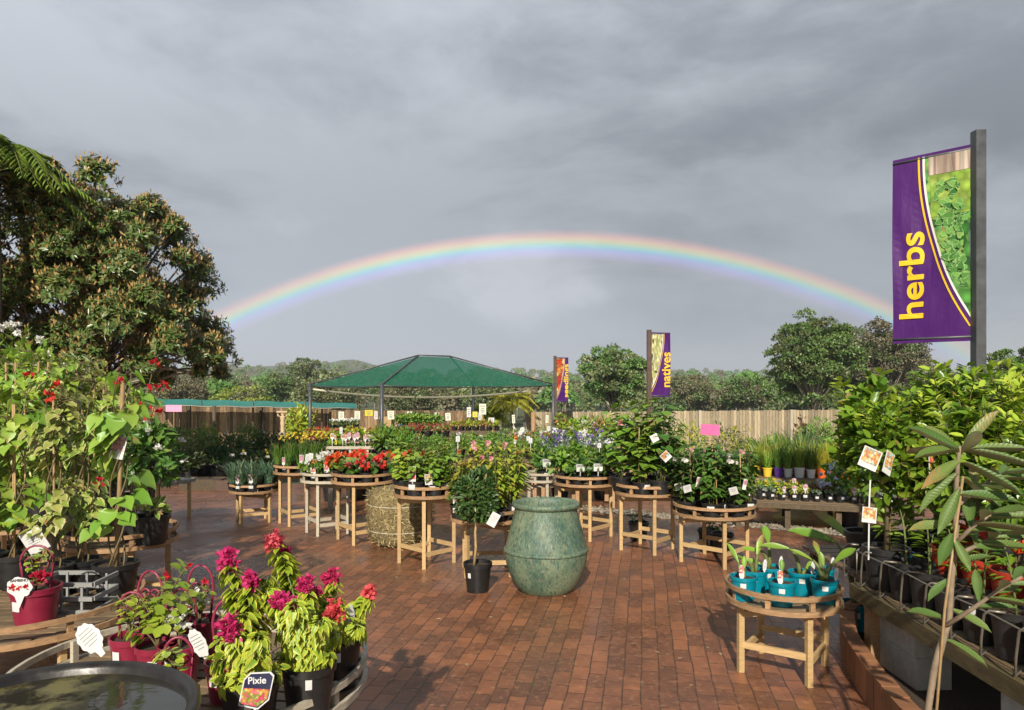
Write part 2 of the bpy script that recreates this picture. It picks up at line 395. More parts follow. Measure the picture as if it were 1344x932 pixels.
w = bpy.data.worlds.new('World'); SC.world = w; w.use_nodes = True
nt = w.node_tree; bg = nt.nodes['Background']
tc = nd(nt, 'ShaderNodeTexCoord'); vn = nd(nt, 'ShaderNodeVectorMath', operation='NORMALIZE'); nt.links.new(tc.outputs['Generated'], vn.inputs[0])
dv = vn.outputs[0]; sx = nd(nt, 'ShaderNodeSeparateXYZ'); nt.links.new(dv, sx.inputs[0])
sky = nd(nt, 'ShaderNodeTexSky', sky_type='NISHITA', sun_disc=False); sky.sun_elevation = SUN_EL; sky.sun_rotation = pi + SUN_AZ
skyc = mixc(nt, 1.0, sky.outputs[0], (.055, .055, .055), 'MULTIPLY')
mp = nd(nt, 'ShaderNodeMapping'); mp.inputs['Scale'].default_value = (1.25, 1.25, 2.9); mp.inputs['Rotation'].default_value = (.1, .28, .3); nt.links.new(dv, mp.inputs[0])
n0 = nd(nt, 'ShaderNodeTexNoise'); n0.inputs['Scale'].default_value = 1.5; n0.inputs['Detail'].default_value = 3; nt.links.new(mp.outputs[0], n0.inputs[0])
wv = nd(nt, 'ShaderNodeVectorMath', operation='MULTIPLY_ADD'); nt.links.new(n0.outputs['Color'], wv.inputs[0]); wv.inputs[1].default_value = (.35, .35, .5); nt.links.new(mp.outputs[0], wv.inputs[2])
c1 = noise(nt, wv.outputs[0], 1.25, 6, .47); c2 = noise(nt, wv.outputs[0], 3.6, 9, .62)
cl = mth(nt, 'ADD', mth(nt, 'MULTIPLY', c1, .70), mth(nt, 'MULTIPLY', c2, .30))
f = mapr(nt, cl, .42, .58, 0, 1, True)
dark = mixc(nt, mapr(nt, sx.outputs[2], .02, .22), (.30, .35, .415), (.208, .231, .268))
lite = mixc(nt, mapr(nt, sx.outputs[2], .02, .3), (.38, .43, .495), (.355, .385, .428))
brk = mth(nt, 'MULTIPLY', mapr(nt, noise(nt, wv.outputs[0], 2.3, 7, .6), .53, .68, 0, .42, True), mapr(nt, sx.outputs[2], .30, .14, 0, 1, True))
lite = mixc(nt, brk, lite, (.62, .65, .70)); dark = mixc(nt, brk, dark, (.50, .53, .58))
cc = mixc(nt, f, dark, lite)
# brighter cloud high and to the left, darker to the right
lf = mth(nt, 'ADD', mapr(nt, sx.outputs[0], -.55, .5, 1.05, .80), mapr(nt, sx.outputs[2], .18, .46, -.02, .36, True))
hs = nd(nt, 'ShaderNodeHueSaturation'); nt.links.new(lf, hs.inputs['Value']); nt.links.new(cc, hs.inputs['Color']); cc = hs.outputs[0]
# the rainbow stands 42 degrees round the point opposite the sun
RB_EL, RB_R = radians(34.2), 45.0
asol = (sin(radians(3.0)) * cos(RB_EL), cos(radians(3.0)) * cos(RB_EL), -sin(RB_EL))
dp = nd(nt, 'ShaderNodeVectorMath', operation='DOT_PRODUCT'); nt.links.new(dv, dp.inputs[0]); dp.inputs[1].default_value = asol
th = mth(nt, 'MULTIPLY', mth(nt, 'ARCCOSINE', dp.outputs['Value']), 180 / pi)
rt = mapr(nt, th, RB_R - 1.3, RB_R + 1.0, 0, 1)
rr = nd(nt, 'ShaderNodeValToRGB'); nt.links.new(rt, rr.inputs[0]); el = rr.color_ramp.elements
el[0].color = (0, 0, 0, 1); el[1].color = (0, 0, 0, 1)
for p_, c_ in ((.12, (.035, .02, .09)), (.27, (.06, .04, .22)), (.38, (.0, .12, .26)), (.48, (.02, .25, .20)), (.58, (.22, .27, .06)), (.68, (.34, .20, .03)), (.78, (.30, .09, .03)), (.89, (.12, .03, .02))):
    q = el.new(p_); q.color = rgb(c_)
st = mth(nt, 'MULTIPLY', mapr(nt, sx.outputs[0], .28, .62, 1, .6, True), mapr(nt, noise(nt, wv.outputs[0], 1.9, 3), .35, .65, .72, 1.08))
rb = mixc(nt, 1.0, rr.outputs[0], (1, 1, 1), 'MULTIPLY')
rbs = nd(nt, 'ShaderNodeVectorMath', operation='SCALE'); nt.links.new(rb, rbs.inputs[0]); nt.links.new(st, rbs.inputs['Scale'])
cc = mixc(nt, 1.0, cc, rbs.outputs[0], 'ADD')
inside = mapr(nt, th, RB_R - 14, RB_R - .6, .008, .05); ins = mth(nt, 'MULTIPLY', inside, mapr(nt, th, RB_R - .6, RB_R, 1, 0))
iv = nd(nt, 'ShaderNodeCombineXYZ'); [nt.links.new(ins, iv.inputs[i]) for i in (0, 2)]; nt.links.new(mth(nt, 'MULTIPLY', ins, .9), iv.inputs[1])
cc = mixc(nt, 1.0, cc, iv.outputs[0], 'ADD')
front = mapr(nt, sx.outputs[1], -.35, .15, 0, 1, True)
fin = mixc(nt, front, skyc, cc)
nt.links.new(fin, bg.inputs['Color']); bg.inputs['Strength'].default_value = 1.0
SC.view_settings.view_transform = 'Standard'; SC.view_settings.look = 'None'; SC.view_settings.gamma = 1; SC.view_settings.exposure = .30
SC.render.engine = 'CYCLES'; SC.cycles.max_bounces = 6; SC.cycles.diffuse_bounces = 3; SC.cycles.glossy_bounces = 2; SC.cycles.transmission_bounces = 3; SC.cycles.volume_bounces = 0
SC.cycles.transparent_max_bounces = 8; SC.cycles.use_denoising = True; SC.cycles.sample_clamp_indirect = 4; SC.cycles.use_adaptive_sampling = True; SC.cycles.adaptive_threshold = .02

# ------------------------------------------------------------------ ground, paving, far hills
def hill(x, y):
    h = 0.
    u = x / max(y, 1.) * F + CX
    if y > 300:
        k = min(1, (y - 300) / 600)
        h += k * y / F * (7 * np.exp(-((u - 350) / 50) ** 2) * min(1, max(0, (y - 900) / 500)) + 10 * np.exp(-((u - 462) / 50) ** 2) * min(1, max(0, (y - 900) / 500)) + 13 * np.exp(-((u - 400) / 210) ** 2) + 5 * np.exp(-((u - 960) / 90) ** 2) + 2 * sin(u * .031) + 1.2 * sin(u * .083 + 1))
    return h
mb = MB()
ys = np.array(sorted(set([1400, 1600, 1700, 280, 360, 450, 550, 650, 1000, 1200, -80, -40, -10, 0, 4, 8, 12, 16, 20, 25, 30, 45, 60, 80, 110, 150, 200, 260, 320, 400, 500, 600, 700, 800, 950, 1100, 1300, 1500, 1800, 2200, 2600, 3000])))
us = np.linspace(-1.6, 1.6, 241)
V = np.array([(u * max(abs(y), 14), y, gz(y) + hill(u * max(abs(y), 14), y)) for y in ys for u in us])
n = len(us)
Fc = np.array([(i * n + j, i * n + j + 1, (i + 1) * n + j + 1, (i + 1) * n + j) for i in range(len(ys) - 1) for j in range(n - 1)])
mb.add(V, Fc, 0, True)
gm, gnt, gb = newmat('earth')
gv = objco(gnt); f1 = noise(gnt, gv, .6, 6, .6); f2 = noise(gnt, gv, 14, 4, .6)
gc = mixc(gnt, mapr(gnt, f2, .3, .7), (.075, .045, .026), (.13, .085, .05))
gc = mixc(gnt, mapr(gnt, f1, .42, .6), gc, (.05, .075, .025))
sy = nd(gnt, 'ShaderNodeSeparateXYZ'); gnt.links.new(gv, sy.inputs[0])
gc = mixc(gnt, mapr(gnt, sy.outputs[1], 30, 60), gc, mixc(gnt, mapr(gnt, noise(gnt, gv, .03, 8, .7), .35, .65), (.045, .07, .026), (.10, .12, .05)))
gnt.links.new(gc, gb.inputs['Base Color']); gb.inputs['Roughness'].default_value = .95; bump(gnt, gb, f2, .5, .03)
o = obj('ground', mb.mesh('ground', gm)); o['kind'] = 'structure'

# brick paving
pm, pnt, pb = newmat('wet_brick_paving')
v0 = objco(pnt)
jit = nd(pnt, 'ShaderNodeTexNoise'); jit.inputs['Scale'].default_value = 2.2; pnt.links.new(v0, jit.inputs[0])
va = nd(pnt, 'ShaderNodeVectorMath', operation='MULTIPLY_ADD'); pnt.links.new(jit.outputs['Color'], va.inputs[0]); va.inputs[1].default_value = (.03, .03, 0); pnt.links.new(v0, va.inputs[2])
pmap = nd(pnt, 'ShaderNodeMapping'); pmap.inputs['Rotation'].default_value = (0, 0, radians(-80)); pnt.links.new(va.outputs[0], pmap.inputs[0])
br = nd(pnt, 'ShaderNodeTexBrick'); pnt.links.new(pmap.outputs[0], br.inputs[0])
br.inputs['Scale'].default_value = 1; br.inputs['Brick Width'].default_value = .19; br.inputs['Row Height'].default_value = .098
br.inputs['Mortar Size'].default_value = .0042; br.inputs['Mortar Smooth'].default_value = .3; br.inputs['Bias'].default_value = -.1
br.inputs['Color1'].default_value = (.31, .118, .052, 1); br.inputs['Color2'].default_value = (.125, .052, .028, 1); br.inputs['Mortar'].default_value = (.07, .035, .02, 1)
big = noise(pnt, v0, .55, 5, .6); fine = noise(pnt, v0, 26, 5, .65); midn = noise(pnt, v0, 3.2, 6, .65)
pc = mixc(pnt, mapr(pnt, midn, .42, .64, 0, .62), br.outputs['Color'], (.085, .040, .024))
pc = mixc(pnt, mapr(pnt, fine, .52, .74, 0, .75), pc, (.38, .20, .10))
stn = noise(pnt, v0, 1.3, 7, .7); pc = mixc(pnt, mapr(pnt, stn, .60, .74, 0, .55), pc, (.05, .032, .02)); mo = noise(pnt, v0, 1.9, 6, .7); pc = mixc(pnt, mth(pnt, 'MULTIPLY', mapr(pnt, mo, .58, .70), br.outputs['Fac']), pc, (.06, .075, .02))
pc = mixc(pnt, mapr(pnt, big, .5, .68, 0, .5), pc, (.15, .062, .038))
pnt.links.new(pc, pb.inputs['Base Color'])
rg = mth(pnt, 'ADD', mapr(pnt, big, .36, .6, .52, .2), mapr(pnt, fine, .3, .7, -.06, .14))
pnt.links.new(rg, pb.inputs['Roughness']); pb.inputs['Specular IOR Level'].default_value = .42
hh = mth(pnt, 'ADD', mth(pnt, 'MULTIPLY', br.outputs['Fac'], -1.), mth(pnt, 'MULTIPLY', fine, .5)); bump(pnt, pb, hh, .55, .006)
def sheet(name, outline, dz, mat):
    """a flat outline draped on the ground, cut along y so that it follows the slope"""
    ysx = np.unique(np.concatenate([np.linspace(outline[0][0], outline[-1][0], 30), [8.0] if outline[0][0] < 8 < outline[-1][0] else []]))
    yl = [q[0] for q in outline]; xl = np.interp(ysx, yl, [q[1] for q in outline]); xr = np.interp(ysx, yl, [q[2] for q in outline])
    V = []; 
    for y, a, b in zip(ysx, xl, xr):
        for t in np.linspace(0, 1, 9): V.append((a + (b - a) * t, y, gz(y) + dz))
    Fq = np.array([(i * 9 + j, i * 9 + j + 1, (i + 1) * 9 + j + 1, (i + 1) * 9 + j) for i in range(len(ysx) - 1) for j in range(8)])
    mbs = MB(); mbs.add(V, Fq, 0)
    q = obj(name, mbs.mesh(name, mat)); return q
o = sheet('brick_pavement', [(-8, -9, 9), (9, -9, 12), (12.5, -7, 12), (14.6, -6.6, 10)], .004, pm); o['kind'] = 'structure'
gvm = surf('gravel_ground', (.10, .09, .07), (.045, .04, .03), .9, 60, bmp=.6)
# gravel strip below the low bench: real stones
def strip_y(x): return 10.6 - (x - 1.0) * .85
mb = MB()
k = 2600
xs = RNG.uniform(.4, 6.5, k); yy = strip_y(xs) + RNG.normal(0, .16, k); s = RNG.uniform(.012, .032, k)
OV = np.array([(1, 0, 0), (-1, 0, 0), (0, 1, 0), (0, -1, 0), (0, 0, .8), (0, 0, -.8)]); OF = np.array([(0, 2, 4), (2, 1, 4), (1, 3, 4), (3, 0, 4), (2, 0, 5), (1, 2, 5), (3, 1, 5), (0, 3, 5)])
v = OV[None] * s[:, None, None] * RNG.uniform(.7, 1.3, (k, 6, 1)) + np.stack([xs, yy, np.interp(yy, GY, GZ) + .01], 1)[:, None]
mb.add(v.reshape(-1, 3), (OF[None] + (np.arange(k) * 6)[:, None, None]).reshape(-1, 3), 0, False, np.repeat(RNG.random((k, 1)), 6, 0) * [1, 0, 0])
gst = surf('gravel_stone', (.26, .22, .16), (.15, .13, .10), .85, 5, perpiece=.5)
o = obj('gravel', mb.mesh('gravel', gst)); o['kind'] = 'stuff'
o = sheet('gravel_path', [(5.6, 6.55, 7.2), (10.2, 1.15, 1.85), (11.2, .2, .9)], .008, gvm); o['kind'] = 'structure'
# fallen leaves lying about
mb = MB(); k = 700
xs = RNG.uniform(-5, 6, k); yy = RNG.uniform(4, 13.5, k) ** 1.0
keep = RNG.random(k) < .45; xs, yy = xs[keep], yy[keep]; k = len(xs)
leaves(mb, np.stack([xs, yy, np.interp(yy, GY, GZ) + .009], 1), rand_dir(k) * [1, 1, .1], np.array((0, 0, 1.)) + rand_dir(k) * .3, RNG.uniform(.02, .06, k), RNG.uniform(.012, .03, k), T_S)
o = obj('fallen_leaves', mb.mesh('fallen_leaves', L['dry'])); o['kind'] = 'stuff'

# ------------------------------------------------------------------ forest beyond the fence (one mass)
def crown_cards(mb, c, r, n, s, mat):
    d = rand_dir(n); d[:, 2] = np.abs(d[:, 2]) * 1.0 - .25
    ld = rand_dir(9); ld[:, 2] = abs(ld[:, 2]); g = np.exp(-(1 - d @ ld.T) * 9).max(1)
    rr = (.62 + .45 * g) * (.75 + .25 * RNG.random(n))
    leaves(mb, np.array(c) + d * rr[:, None] * np.array(r), d * .6 + rand_dir(n), d + rand_dir(n) * .5 + np.array((0, 0, .4)), s * (.7 + .6 * RNG.random(n)), s * (.6 + .4 * RNG.random(n)), T_DIA, mat)
fm = [L['gum'], L['gum_pale'], L['gum_green'], L['gum_brown']]
mb = MB()
for i in range(1700):
    Y = 105 * (8.5 ** (RNG.random() ** .7)); px = RNG.uniform(-60, 1400)
    if Y < 150 and RNG.random() < .35: continue
    x = X(px, Y); hz = gz(Y) + hill(x, Y)
    H = RNG.uniform(7.5, 12.5) * (1.0 if Y < 500 else 1.15); R = H * RNG.uniform(.28, .46)
    if 300 < px < 560: H *= 1.06
    n = int(np.clip(110000 / Y, 130, 800)); s = np.clip(R * .24, .45, 1.5) * (1 if Y > 200 else .75)
    crown_cards(mb, (x, Y, hz + H * .58), (R, R, H * .46), n, s, RNG.choice(4, p=[.36, .27, .22, .15]))
    tube(mb, [(x, Y, hz - .5), (x + R * .1, Y, hz + H * .6)], [.22, .1], 5, 4)
o = obj('forest', mb.mesh('forest', fm + [M['pale_bark']])); o['kind'] = 'stuff'; o['label'] = 'hazy wooded hillside filling the skyline beyond the fence'
# ------------------------------------------------------------------ individual trees
def tree(name, label, px, Y, ztop, width, zbot, lm, nclump, nleaf, ls, cs=.24, flat=.62, bark='bark', group=None, tr=.22, lean=0., t=T_DIA, depth=.9, crownshape=1.0, cat='tree'):
    x = X(px, Y); g = gz(Y); R = width / 2
    root = thing(name, label, cat, (x, Y, g), 0, group)
    tm = MB(); zc = (ztop + zbot) / 2 - g; hz = (ztop - zbot) / 2
    fork = max(zbot - g, .25 * (ztop - g)) * .9
    tube(tm, [(0, 0, -.2), (lean * .3, 0, fork * .5), (lean * .6, .05, fork), (lean * .8, 0, zc)], [tr, tr * .8, tr * .65, tr * .3], 8)
    cm = MB(); mats = [L[k] for k in lm]
    for i in range(nclump):
        dv = rand_dir(1)[0]; q = RNG.random() ** .45
        w = 1.0
        if dv[2] > 0: w = (1 - dv[2] * .0) * crownshape
        c = np.array((dv[0] * R * q * .86 + lean, dv[1] * R * q * depth, zc + dv[2] * hz * q * .86))
        r = R * cs * RNG.uniform(.7, 1.3)
        bush(cm, c, (r, r, r * flat), nleaf, ls, ls * .6, t, int(RNG.integers(len(mats))), .35, .25, .8, 5, -.5)
        if i % 3 == 0:
            s0 = np.array((lean * .6, 0, fork * RNG.uniform(.75, 1.2)))
            tube(tm, bez(s0, s0 + (c - s0) * np.array((.35, .35, .7)), c, 6), np.linspace(tr * .42, tr * .07, 6), 5)
    obj('trunk', tm.mesh('trunk', M[bark]), root); obj('crown', cm.mesh('crown', mats), root)
    return root
G1 = 'trees beyond the fence'
tree('gum_tree', 'round dense olive green tree rising between the two smaller purple banners', 806, 70, Zp(450, 70), 7.6, Zp(535, 70), ['gum', 'gum_green', 'gum_pale'], 110, 170, .30, .22, .75, group=G1, tr=.3)
tree('gum_tree', 'tall layered bright green tree with open branches behind the pale fence', 1068, 62, Zp(402, 62), 8.4, Zp(545, 62), ['gum_green', 'gum_green', 'gum'], 190, 190, .24, .21, .5, 'pale_bark', G1, .3)
tree('gum_tree', 'brownish feathery tree just right of the tall bright green tree', 1165, 78, Zp(412, 78), 9.0, Zp(540, 78), ['gum_brown', 'gum_brown', 'gum'], 150, 150, .28, .21, .7, 'pale_bark', G1, .26)
tree('gum_tree', 'dark green leafy crown filling in between the bright green and brownish trees', 1118, 88, Zp(424, 88), 8.5, Zp(545, 88), ['gum_green', 'gum'], 120, 150, .32, .24, .75, group=G1, tr=.26)
tree('gum_tree', 'lower grey green tree showing under the large herbs banner', 1218, 84, Zp(466, 84), 6.6, Zp(545, 84), ['gum', 'gum_brown'], 60, 130, .30, .26, .7, group=G1)
tree('gum_tree', 'dark green tree at the right edge behind the steel banner pole', 1345, 60, Zp(445, 60), 6.0, Zp(540, 60), ['gum', 'gum_green'], 70, 150, .26, .26, .6, group=G1)
tree('gum_tree', 'tall pale gum poking above the hazy wooded hillside', 401, 165, Zp(466, 165), 9.5, Zp(515, 165), ['gum_pale', 'gum'], 70, 110, 0.46, .26, .6, 'pale_bark', G1, .35)
tree('gum_tree', 'grey brown tree seen under the overhanging branches of the large dark tree', 236, 75, Zp(487, 75), 6.4, Zp(540, 75), ['gum_brown'], 70, 130, 0.26, .3, .8, 'pale_bark', G1)
tree('gum_tree', 'dark rounded tree on the hillside left of the green canopy', 372, 120, Zp(487, 120), 8.5, Zp(535, 120), ['gum_green', 'gum'], 65, 130, 0.36, .3, .7, group=G1)
tree('gum_tree', 'dusty olive tree behind the left post of the green canopy', 430, 100, Zp(495, 100), 9, Zp(545, 100), ['gum', 'gum_pale'], 70, 130, 0.33, .28, .75, group=G1)
tree('gum_tree', 'pale yellowish bushy tree over the left green shade cloth', 318, 90, Zp(510, 90), 8, Zp(545, 90), ['gum_pale', 'lime'], 65, 110, 0.28, .28, .8, group=G1)
tree('gum_tree', 'broad grey green tree seen below the middle of the canopy', 540, 85, Zp(499, 85), 10, Zp(550, 85), ['gum', 'gum_brown'], 75, 130, 0.30, .28, .7, group=G1)
tree('gum_tree', 'olive tree below the right end of the green canopy', 648, 80, Zp(500, 80), 7.5, Zp(550, 80), ['gum_pale', 'gum'], 70, 130, 0.28, .28, .7, group=G1)
tree('gum_tree', 'hazy olive tree standing between the seedlings and natives banners', 905, 115, Zp(492, 115), 9, Zp(540, 115), ['gum', 'gum_brown'], 70, 130, 0.36, .28, .7, group=G1)
tree('gum_tree', 'grey green tree just left of the tall layered green tree', 975, 110, Zp(492, 110), 9, Zp(540, 110), ['gum_brown', 'gum', 'gum_green'], 70, 130, 0.36, .28, .7, group=G1)

# the large dark tree on the left: leaf rosettes with upright tan new growth
def rosettes(cm, tips, dirs, nl, l, w, m0, m1, ntan):
    n = len(tips); P = np.repeat(tips, nl, 0); D = np.repeat(dirs, nl, 0)
    side = rand_dir(len(P)); side -= D * (side * D).sum(1)[:, None]; side = nrm(side)
    A = side + D * RNG.uniform(.1, .7, (len(P), 1)); s = RNG.uniform(.75, 1.2, len(P))
    leaves(cm, P - D * RNG.uniform(0, .06, (len(P), 1)), A, D + rand_dir(len(P)) * .25, l * s, w * s, T_S, m0)
    P = np.repeat(tips, ntan, 0); D = np.repeat(dirs, ntan, 0); s = RNG.uniform(.6, 1.1, len(P))
    leaves(cm, P + D * .02, np.array((0, 0, .8)) + D * .6 + rand_dir(len(P)) * .38, rand_dir(len(P)), l * .75 * s, w * .7 * s, T_S, m1)
Yt = 12.5
tx = X(118, Yt); root = thing('dark_evergreen_tree', 'large dark evergreen tree with tan new leaf tips at the left', 'tree', (tx, Yt, gz(Yt)))
tm = MB(); cm = MB(); K = Yt / F; zg = EYE - gz(Yt)
tube(tm, [(-.2, .1, -.2), (-.1, .1, .7), (0, .0, 1.3), (.1, 0, 2.3)], [.2, .17, .15, .1], 9)
outline = [(62, 322, 28), (98, 276, 30), (138, 272, 36), (112, 292, 36), (165, 290, 36), (185, 276, 30), (208, 292, 24), (215, 312, 30), (150, 310, 46), (90, 320, 50), (40, 350, 42), (238, 312, 20), (228, 372, 36), (180, 372, 50), (120, 385, 55), (60, 395, 55), (15, 390, 50), (250, 388, 24),
           (258, 438, 30), (215, 440, 46), (160, 445, 52), (105, 450, 50), (55, 450, 50), (10, 440, 50), (285, 448, 17), (272, 470, 26), (240, 470, 34), (190, 482, 34), (288, 472, 14), (140, 490, 36), (90, 490, 44), (45, 490, 44), (212, 500, 14), (100, 505, 40), (60, 515, 40), (278, 488, 12), (95, 335, 40), (140, 345, 42), (180, 335, 36), (60, 350, 40), (115, 360, 44), (160, 400, 40), (200, 400, 36), (80, 400, 44), (20, 365, 34), (246, 352, 24), (232, 332, 26), (254, 402, 26), (226, 400, 36), (240, 425, 34)]
for px, py, r in outline:
    for rep in range(2):
        dy = (RNG.uniform(-1.7, -.7) if rep else RNG.uniform(-.6, 1.2)) * (1 if r > 25 else .3)
        c = np.array(((px - 118) * K + RNG.normal(0, .08), dy, zg - (py - HY) * K + RNG.normal(0, .06))); R_ = r * K * (.92 if rep == 0 else .8)
        n = int(92 * (r / 40) ** 2 + 24)
        dd = rand_dir(n); dd[:, 2] = np.where(dd[:, 2] < -.45, -dd[:, 2], dd[:, 2]); dd[:, 1] = np.where(dd[:, 1] > .6, -dd[:, 1], dd[:, 1])
        tips = c + dd * (R_ * RNG.uniform(.6, 1.08, (n, 1)))
        rosettes(cm, tips, nrm(dd + np.array((0, 0, .35))), 8, .105, .04, 0, 1, 2)
        s0 = np.array((0, 0, 1.2 + RNG.random() * .9))
        p = bez(s0, s0 + (c - s0) * np.array((.4, .4, .75)), c, 7); p[1:-1] += RNG.normal(0, .07, (5, 3)); tube(tm, p, np.linspace(.04, .012, 7), 5)
        for q in tips[::7]: tube(tm, bez(c, (c + q) / 2 + np.array((0, 0, -.05)), q, 4), [.014, .01, .008, .005], 4)
obj('trunk', tm.mesh('trunk', M['pale_bark']), root); obj('crown', cm.mesh('crown', [L['magnolia'], L['tan']]), root)

def frond(lm, sm, p0, az, length, rise, n=26, ll=.35, lw=.035, mat=0, drop=.6):
    d = np.array((cos(az), sin(az), 0)); p0 = np.array(p0, float)
    c = bez(p0, p0 + d * length * .45 + np.array((0, 0, rise)), p0 + d * length + np.array((0, 0, rise - drop)), 10)
    tube(sm, c, np.linspace(.016, .004, 10), 5)
    for sgn in (-1, 1):
        u = np.linspace(.15, 1, n); i = u * 9; k = np.minimum(i.astype(int), 8); P = c[k] + (c[k + 1] - c[k]) * (i - k)[:, None]; T = nrm(c[k + 1] - c[k])
        S = nrm(np.cross(T, (0, 0, 1.))) * sgn
        A = S + T * .7 + np.array((0, 0, -.25)) + rand_dir(n) * .14
        leaves(lm, P, A, np.array((0, 0, 1.)) + rand_dir(n) * .2, ll * np.sin(pi * (u * .85 + .12)) + .05, lw, T_LAN, mat)
def palm(name, label, x, Y, zt, nf, length, trunk, mat='palm', ll=.35, lw=.035, group=None, rise=.5, bark='bark'):
    g = gz(Y); root = thing(name, label, 'palm', (x, Y, g), 0, group); tm = MB(); lm = MB()
    tube(tm, [(0, 0, -.1), (.03, 0, (zt - g) * .5), (0, 0, zt - g)], [trunk * 1.25, trunk, trunk * .9], 8)
    sm = MB()
    for i in range(nf):
        frond(lm, sm, (0, 0, zt - g), i * 2.399 + RNG.random() * .3, length * RNG.uniform(.8, 1.1), rise * RNG.uniform(.3, 1.5) * length, 24, ll, lw, 0, RNG.uniform(.3, .9) * length)
    obj('trunk', tm.mesh('trunk', M[bark]), root); c = obj('crown', lm.mesh('crown', L[mat]), root); obj('frond_stem', sm.mesh('frond_stem', M['green_stem']), c)
palm('palm_tree', 'green feathery palm beside the large dark tree at the left edge', X(-10, 10.5), 10.5, Zp(232, 10.5), 40, 1.25, .1, ll=.32, lw=.026)
palm('cordyline_palm', 'slender yellow green palm beneath the right end of the canopy', X(672, 26), 26, Zp(530, 26), 22, .9, .04, 'gold', .26, .028)
palm('cordyline_palm', 'arching lime green palm beside the slender palm under the canopy', X(640, 27), 27, Zp(545, 27), 24, .95, .05, 'lime', .28, .03)
def clumpgrass(name, label, px, Y, zb, H, spread, n, mats, w=.03, group=None, cat='plant', droop=.5, br=.1):
    x = X(px, Y); root = thing(name, label, cat, (x, Y, zb), 0, group); lm = MB()
    an = RNG.random(n) * 2 * pi; base = np.stack([np.cos(an), np.sin(an), 0 * an], 1) * (RNG.random(n) ** .5 * br)[:, None]
    for k in range(len(mats)):
        s = slice(k * n // len(mats), (k + 1) * n // len(mats))
        blades(lm, base[s], an[s] + RNG.normal(0, .4, n)[s], H * RNG.uniform(.6, 1.1, n)[s], spread * RNG.uniform(.3, 1, n)[s], w, k, droop)
    obj('foliage', lm.mesh('foliage', [L[m] for m in mats]), root); return root
for px, Y, H, lab in ((768, 19, 1.75, 'large yellow green strap leaved clump left of the natives banner'), (803, 19.6, 1.8, 'tall yellow green strap leaved clump touching the natives banner pole'), (785, 18.2, 1.4, 'bushy lime clump in front of the tall strap leaved clumps')):
    clumpgrass('flax_clump', lab, px, Y, gz(Y), H, 1.0, 190, ['lime', 'gold', 'fresh'], .055, 'lime flax clumps', br=.25)
# ------------------------------------------------------------------ fences
def paling_fence(label, pts, ztops, hts, mat, pmat, wid=.1, posts=2.4, group=None, backrail=True):
    p0 = np.array(pts[0]); root = thing('paling_fence', label, 'fence', (p0[0], p0[1], gz(p0[1])), 0, group)
    o3 = np.array((p0[0], p0[1], gz(p0[1]))); pan = MB(); rail = MB()
    for (a, b, za, zb, h) in zip(pts[:-1], pts[1:], ztops[:-1], ztops[1:], hts):
        a = np.array(a, float); b = np.array(b, float); Ln = np.linalg.norm(b - a); n = int(Ln / wid); dr = (b - a) / Ln; ang = math.atan2(dr[1], dr[0])
        for i in range(n):
            c = a + dr * (i + .5) * wid; z = za + (zb - za) * (i + .5) / n + RNG.normal(0, .008); hh = h + RNG.normal(0, .01)
            box(pan, (c[0] - o3[0], c[1] - o3[1] + RNG.normal(0, .004), z - hh / 2 - o3[2]), (wid - RNG.uniform(.004, .012), .018, hh), ang, 0, np.tile([[RNG.random(), 0, 0]], (8, 1)))
        for fz in (.25, h - .3):
            beam(rail, (a[0] - o3[0], a[1] - o3[1] + .04, za - h + fz - o3[2]), (b[0] - o3[0], b[1] - o3[1] + .04, zb - h + fz - o3[2]), .04, .07)
        k = max(1, int(round(Ln / posts)))
        for i in range(k + 1):
            c = a + (b - a) * i / k; z = za + (zb - za) * i / k
            pm_ = MB(); box(pm_, (c[0] - o3[0], c[1] - o3[1] - .06, z + .02 - (h + .1) / 2 - o3[2]), (.09, .09, h + .1), ang)
            obj('post', pm_.mesh('post', pmat), root)
    obj('paling_panel', pan.mesh('paling_panel', mat), root); obj('rail', rail.mesh('rail', pmat), root)
    return root
def fencemat(name, c1, c2, var): return surf(name, c1, c2, .85, 7, (9, 9, .9), perpiece=var, bmp=.3)
fd = fencemat('dark_paling', (.30, .19, .10), (.075, .045, .026), .6); fl = fencemat('pale_paling', (.40, .325, .21), (.23, .18, .115), .34)
paling_fence('dark stained timber paling fence behind the shrubs and shade cloth', [(X(-160, 24), 24), (X(434, 26.5), 26.5)], [Zp(528, 24), Zp(533, 26.5)], [1.75], fd, M['dark_wood'], .11)
paling_fence('dark timber paling fence seen under the green canopy', [(X(426, 29), 29), (X(640, 30), 30)], [Zp(538, 29), Zp(539.5, 30)], [1.75], fd, M['dark_wood'], .11)
paling_fence('pale weathered timber paling fence behind the grasses at the right', [(X(690, 27), 27), (X(1560, 24), 24)], [Zp(541, 27), Zp(534.5, 24)], [1.8], fl, M['grey_wood'], .1, 3.1)

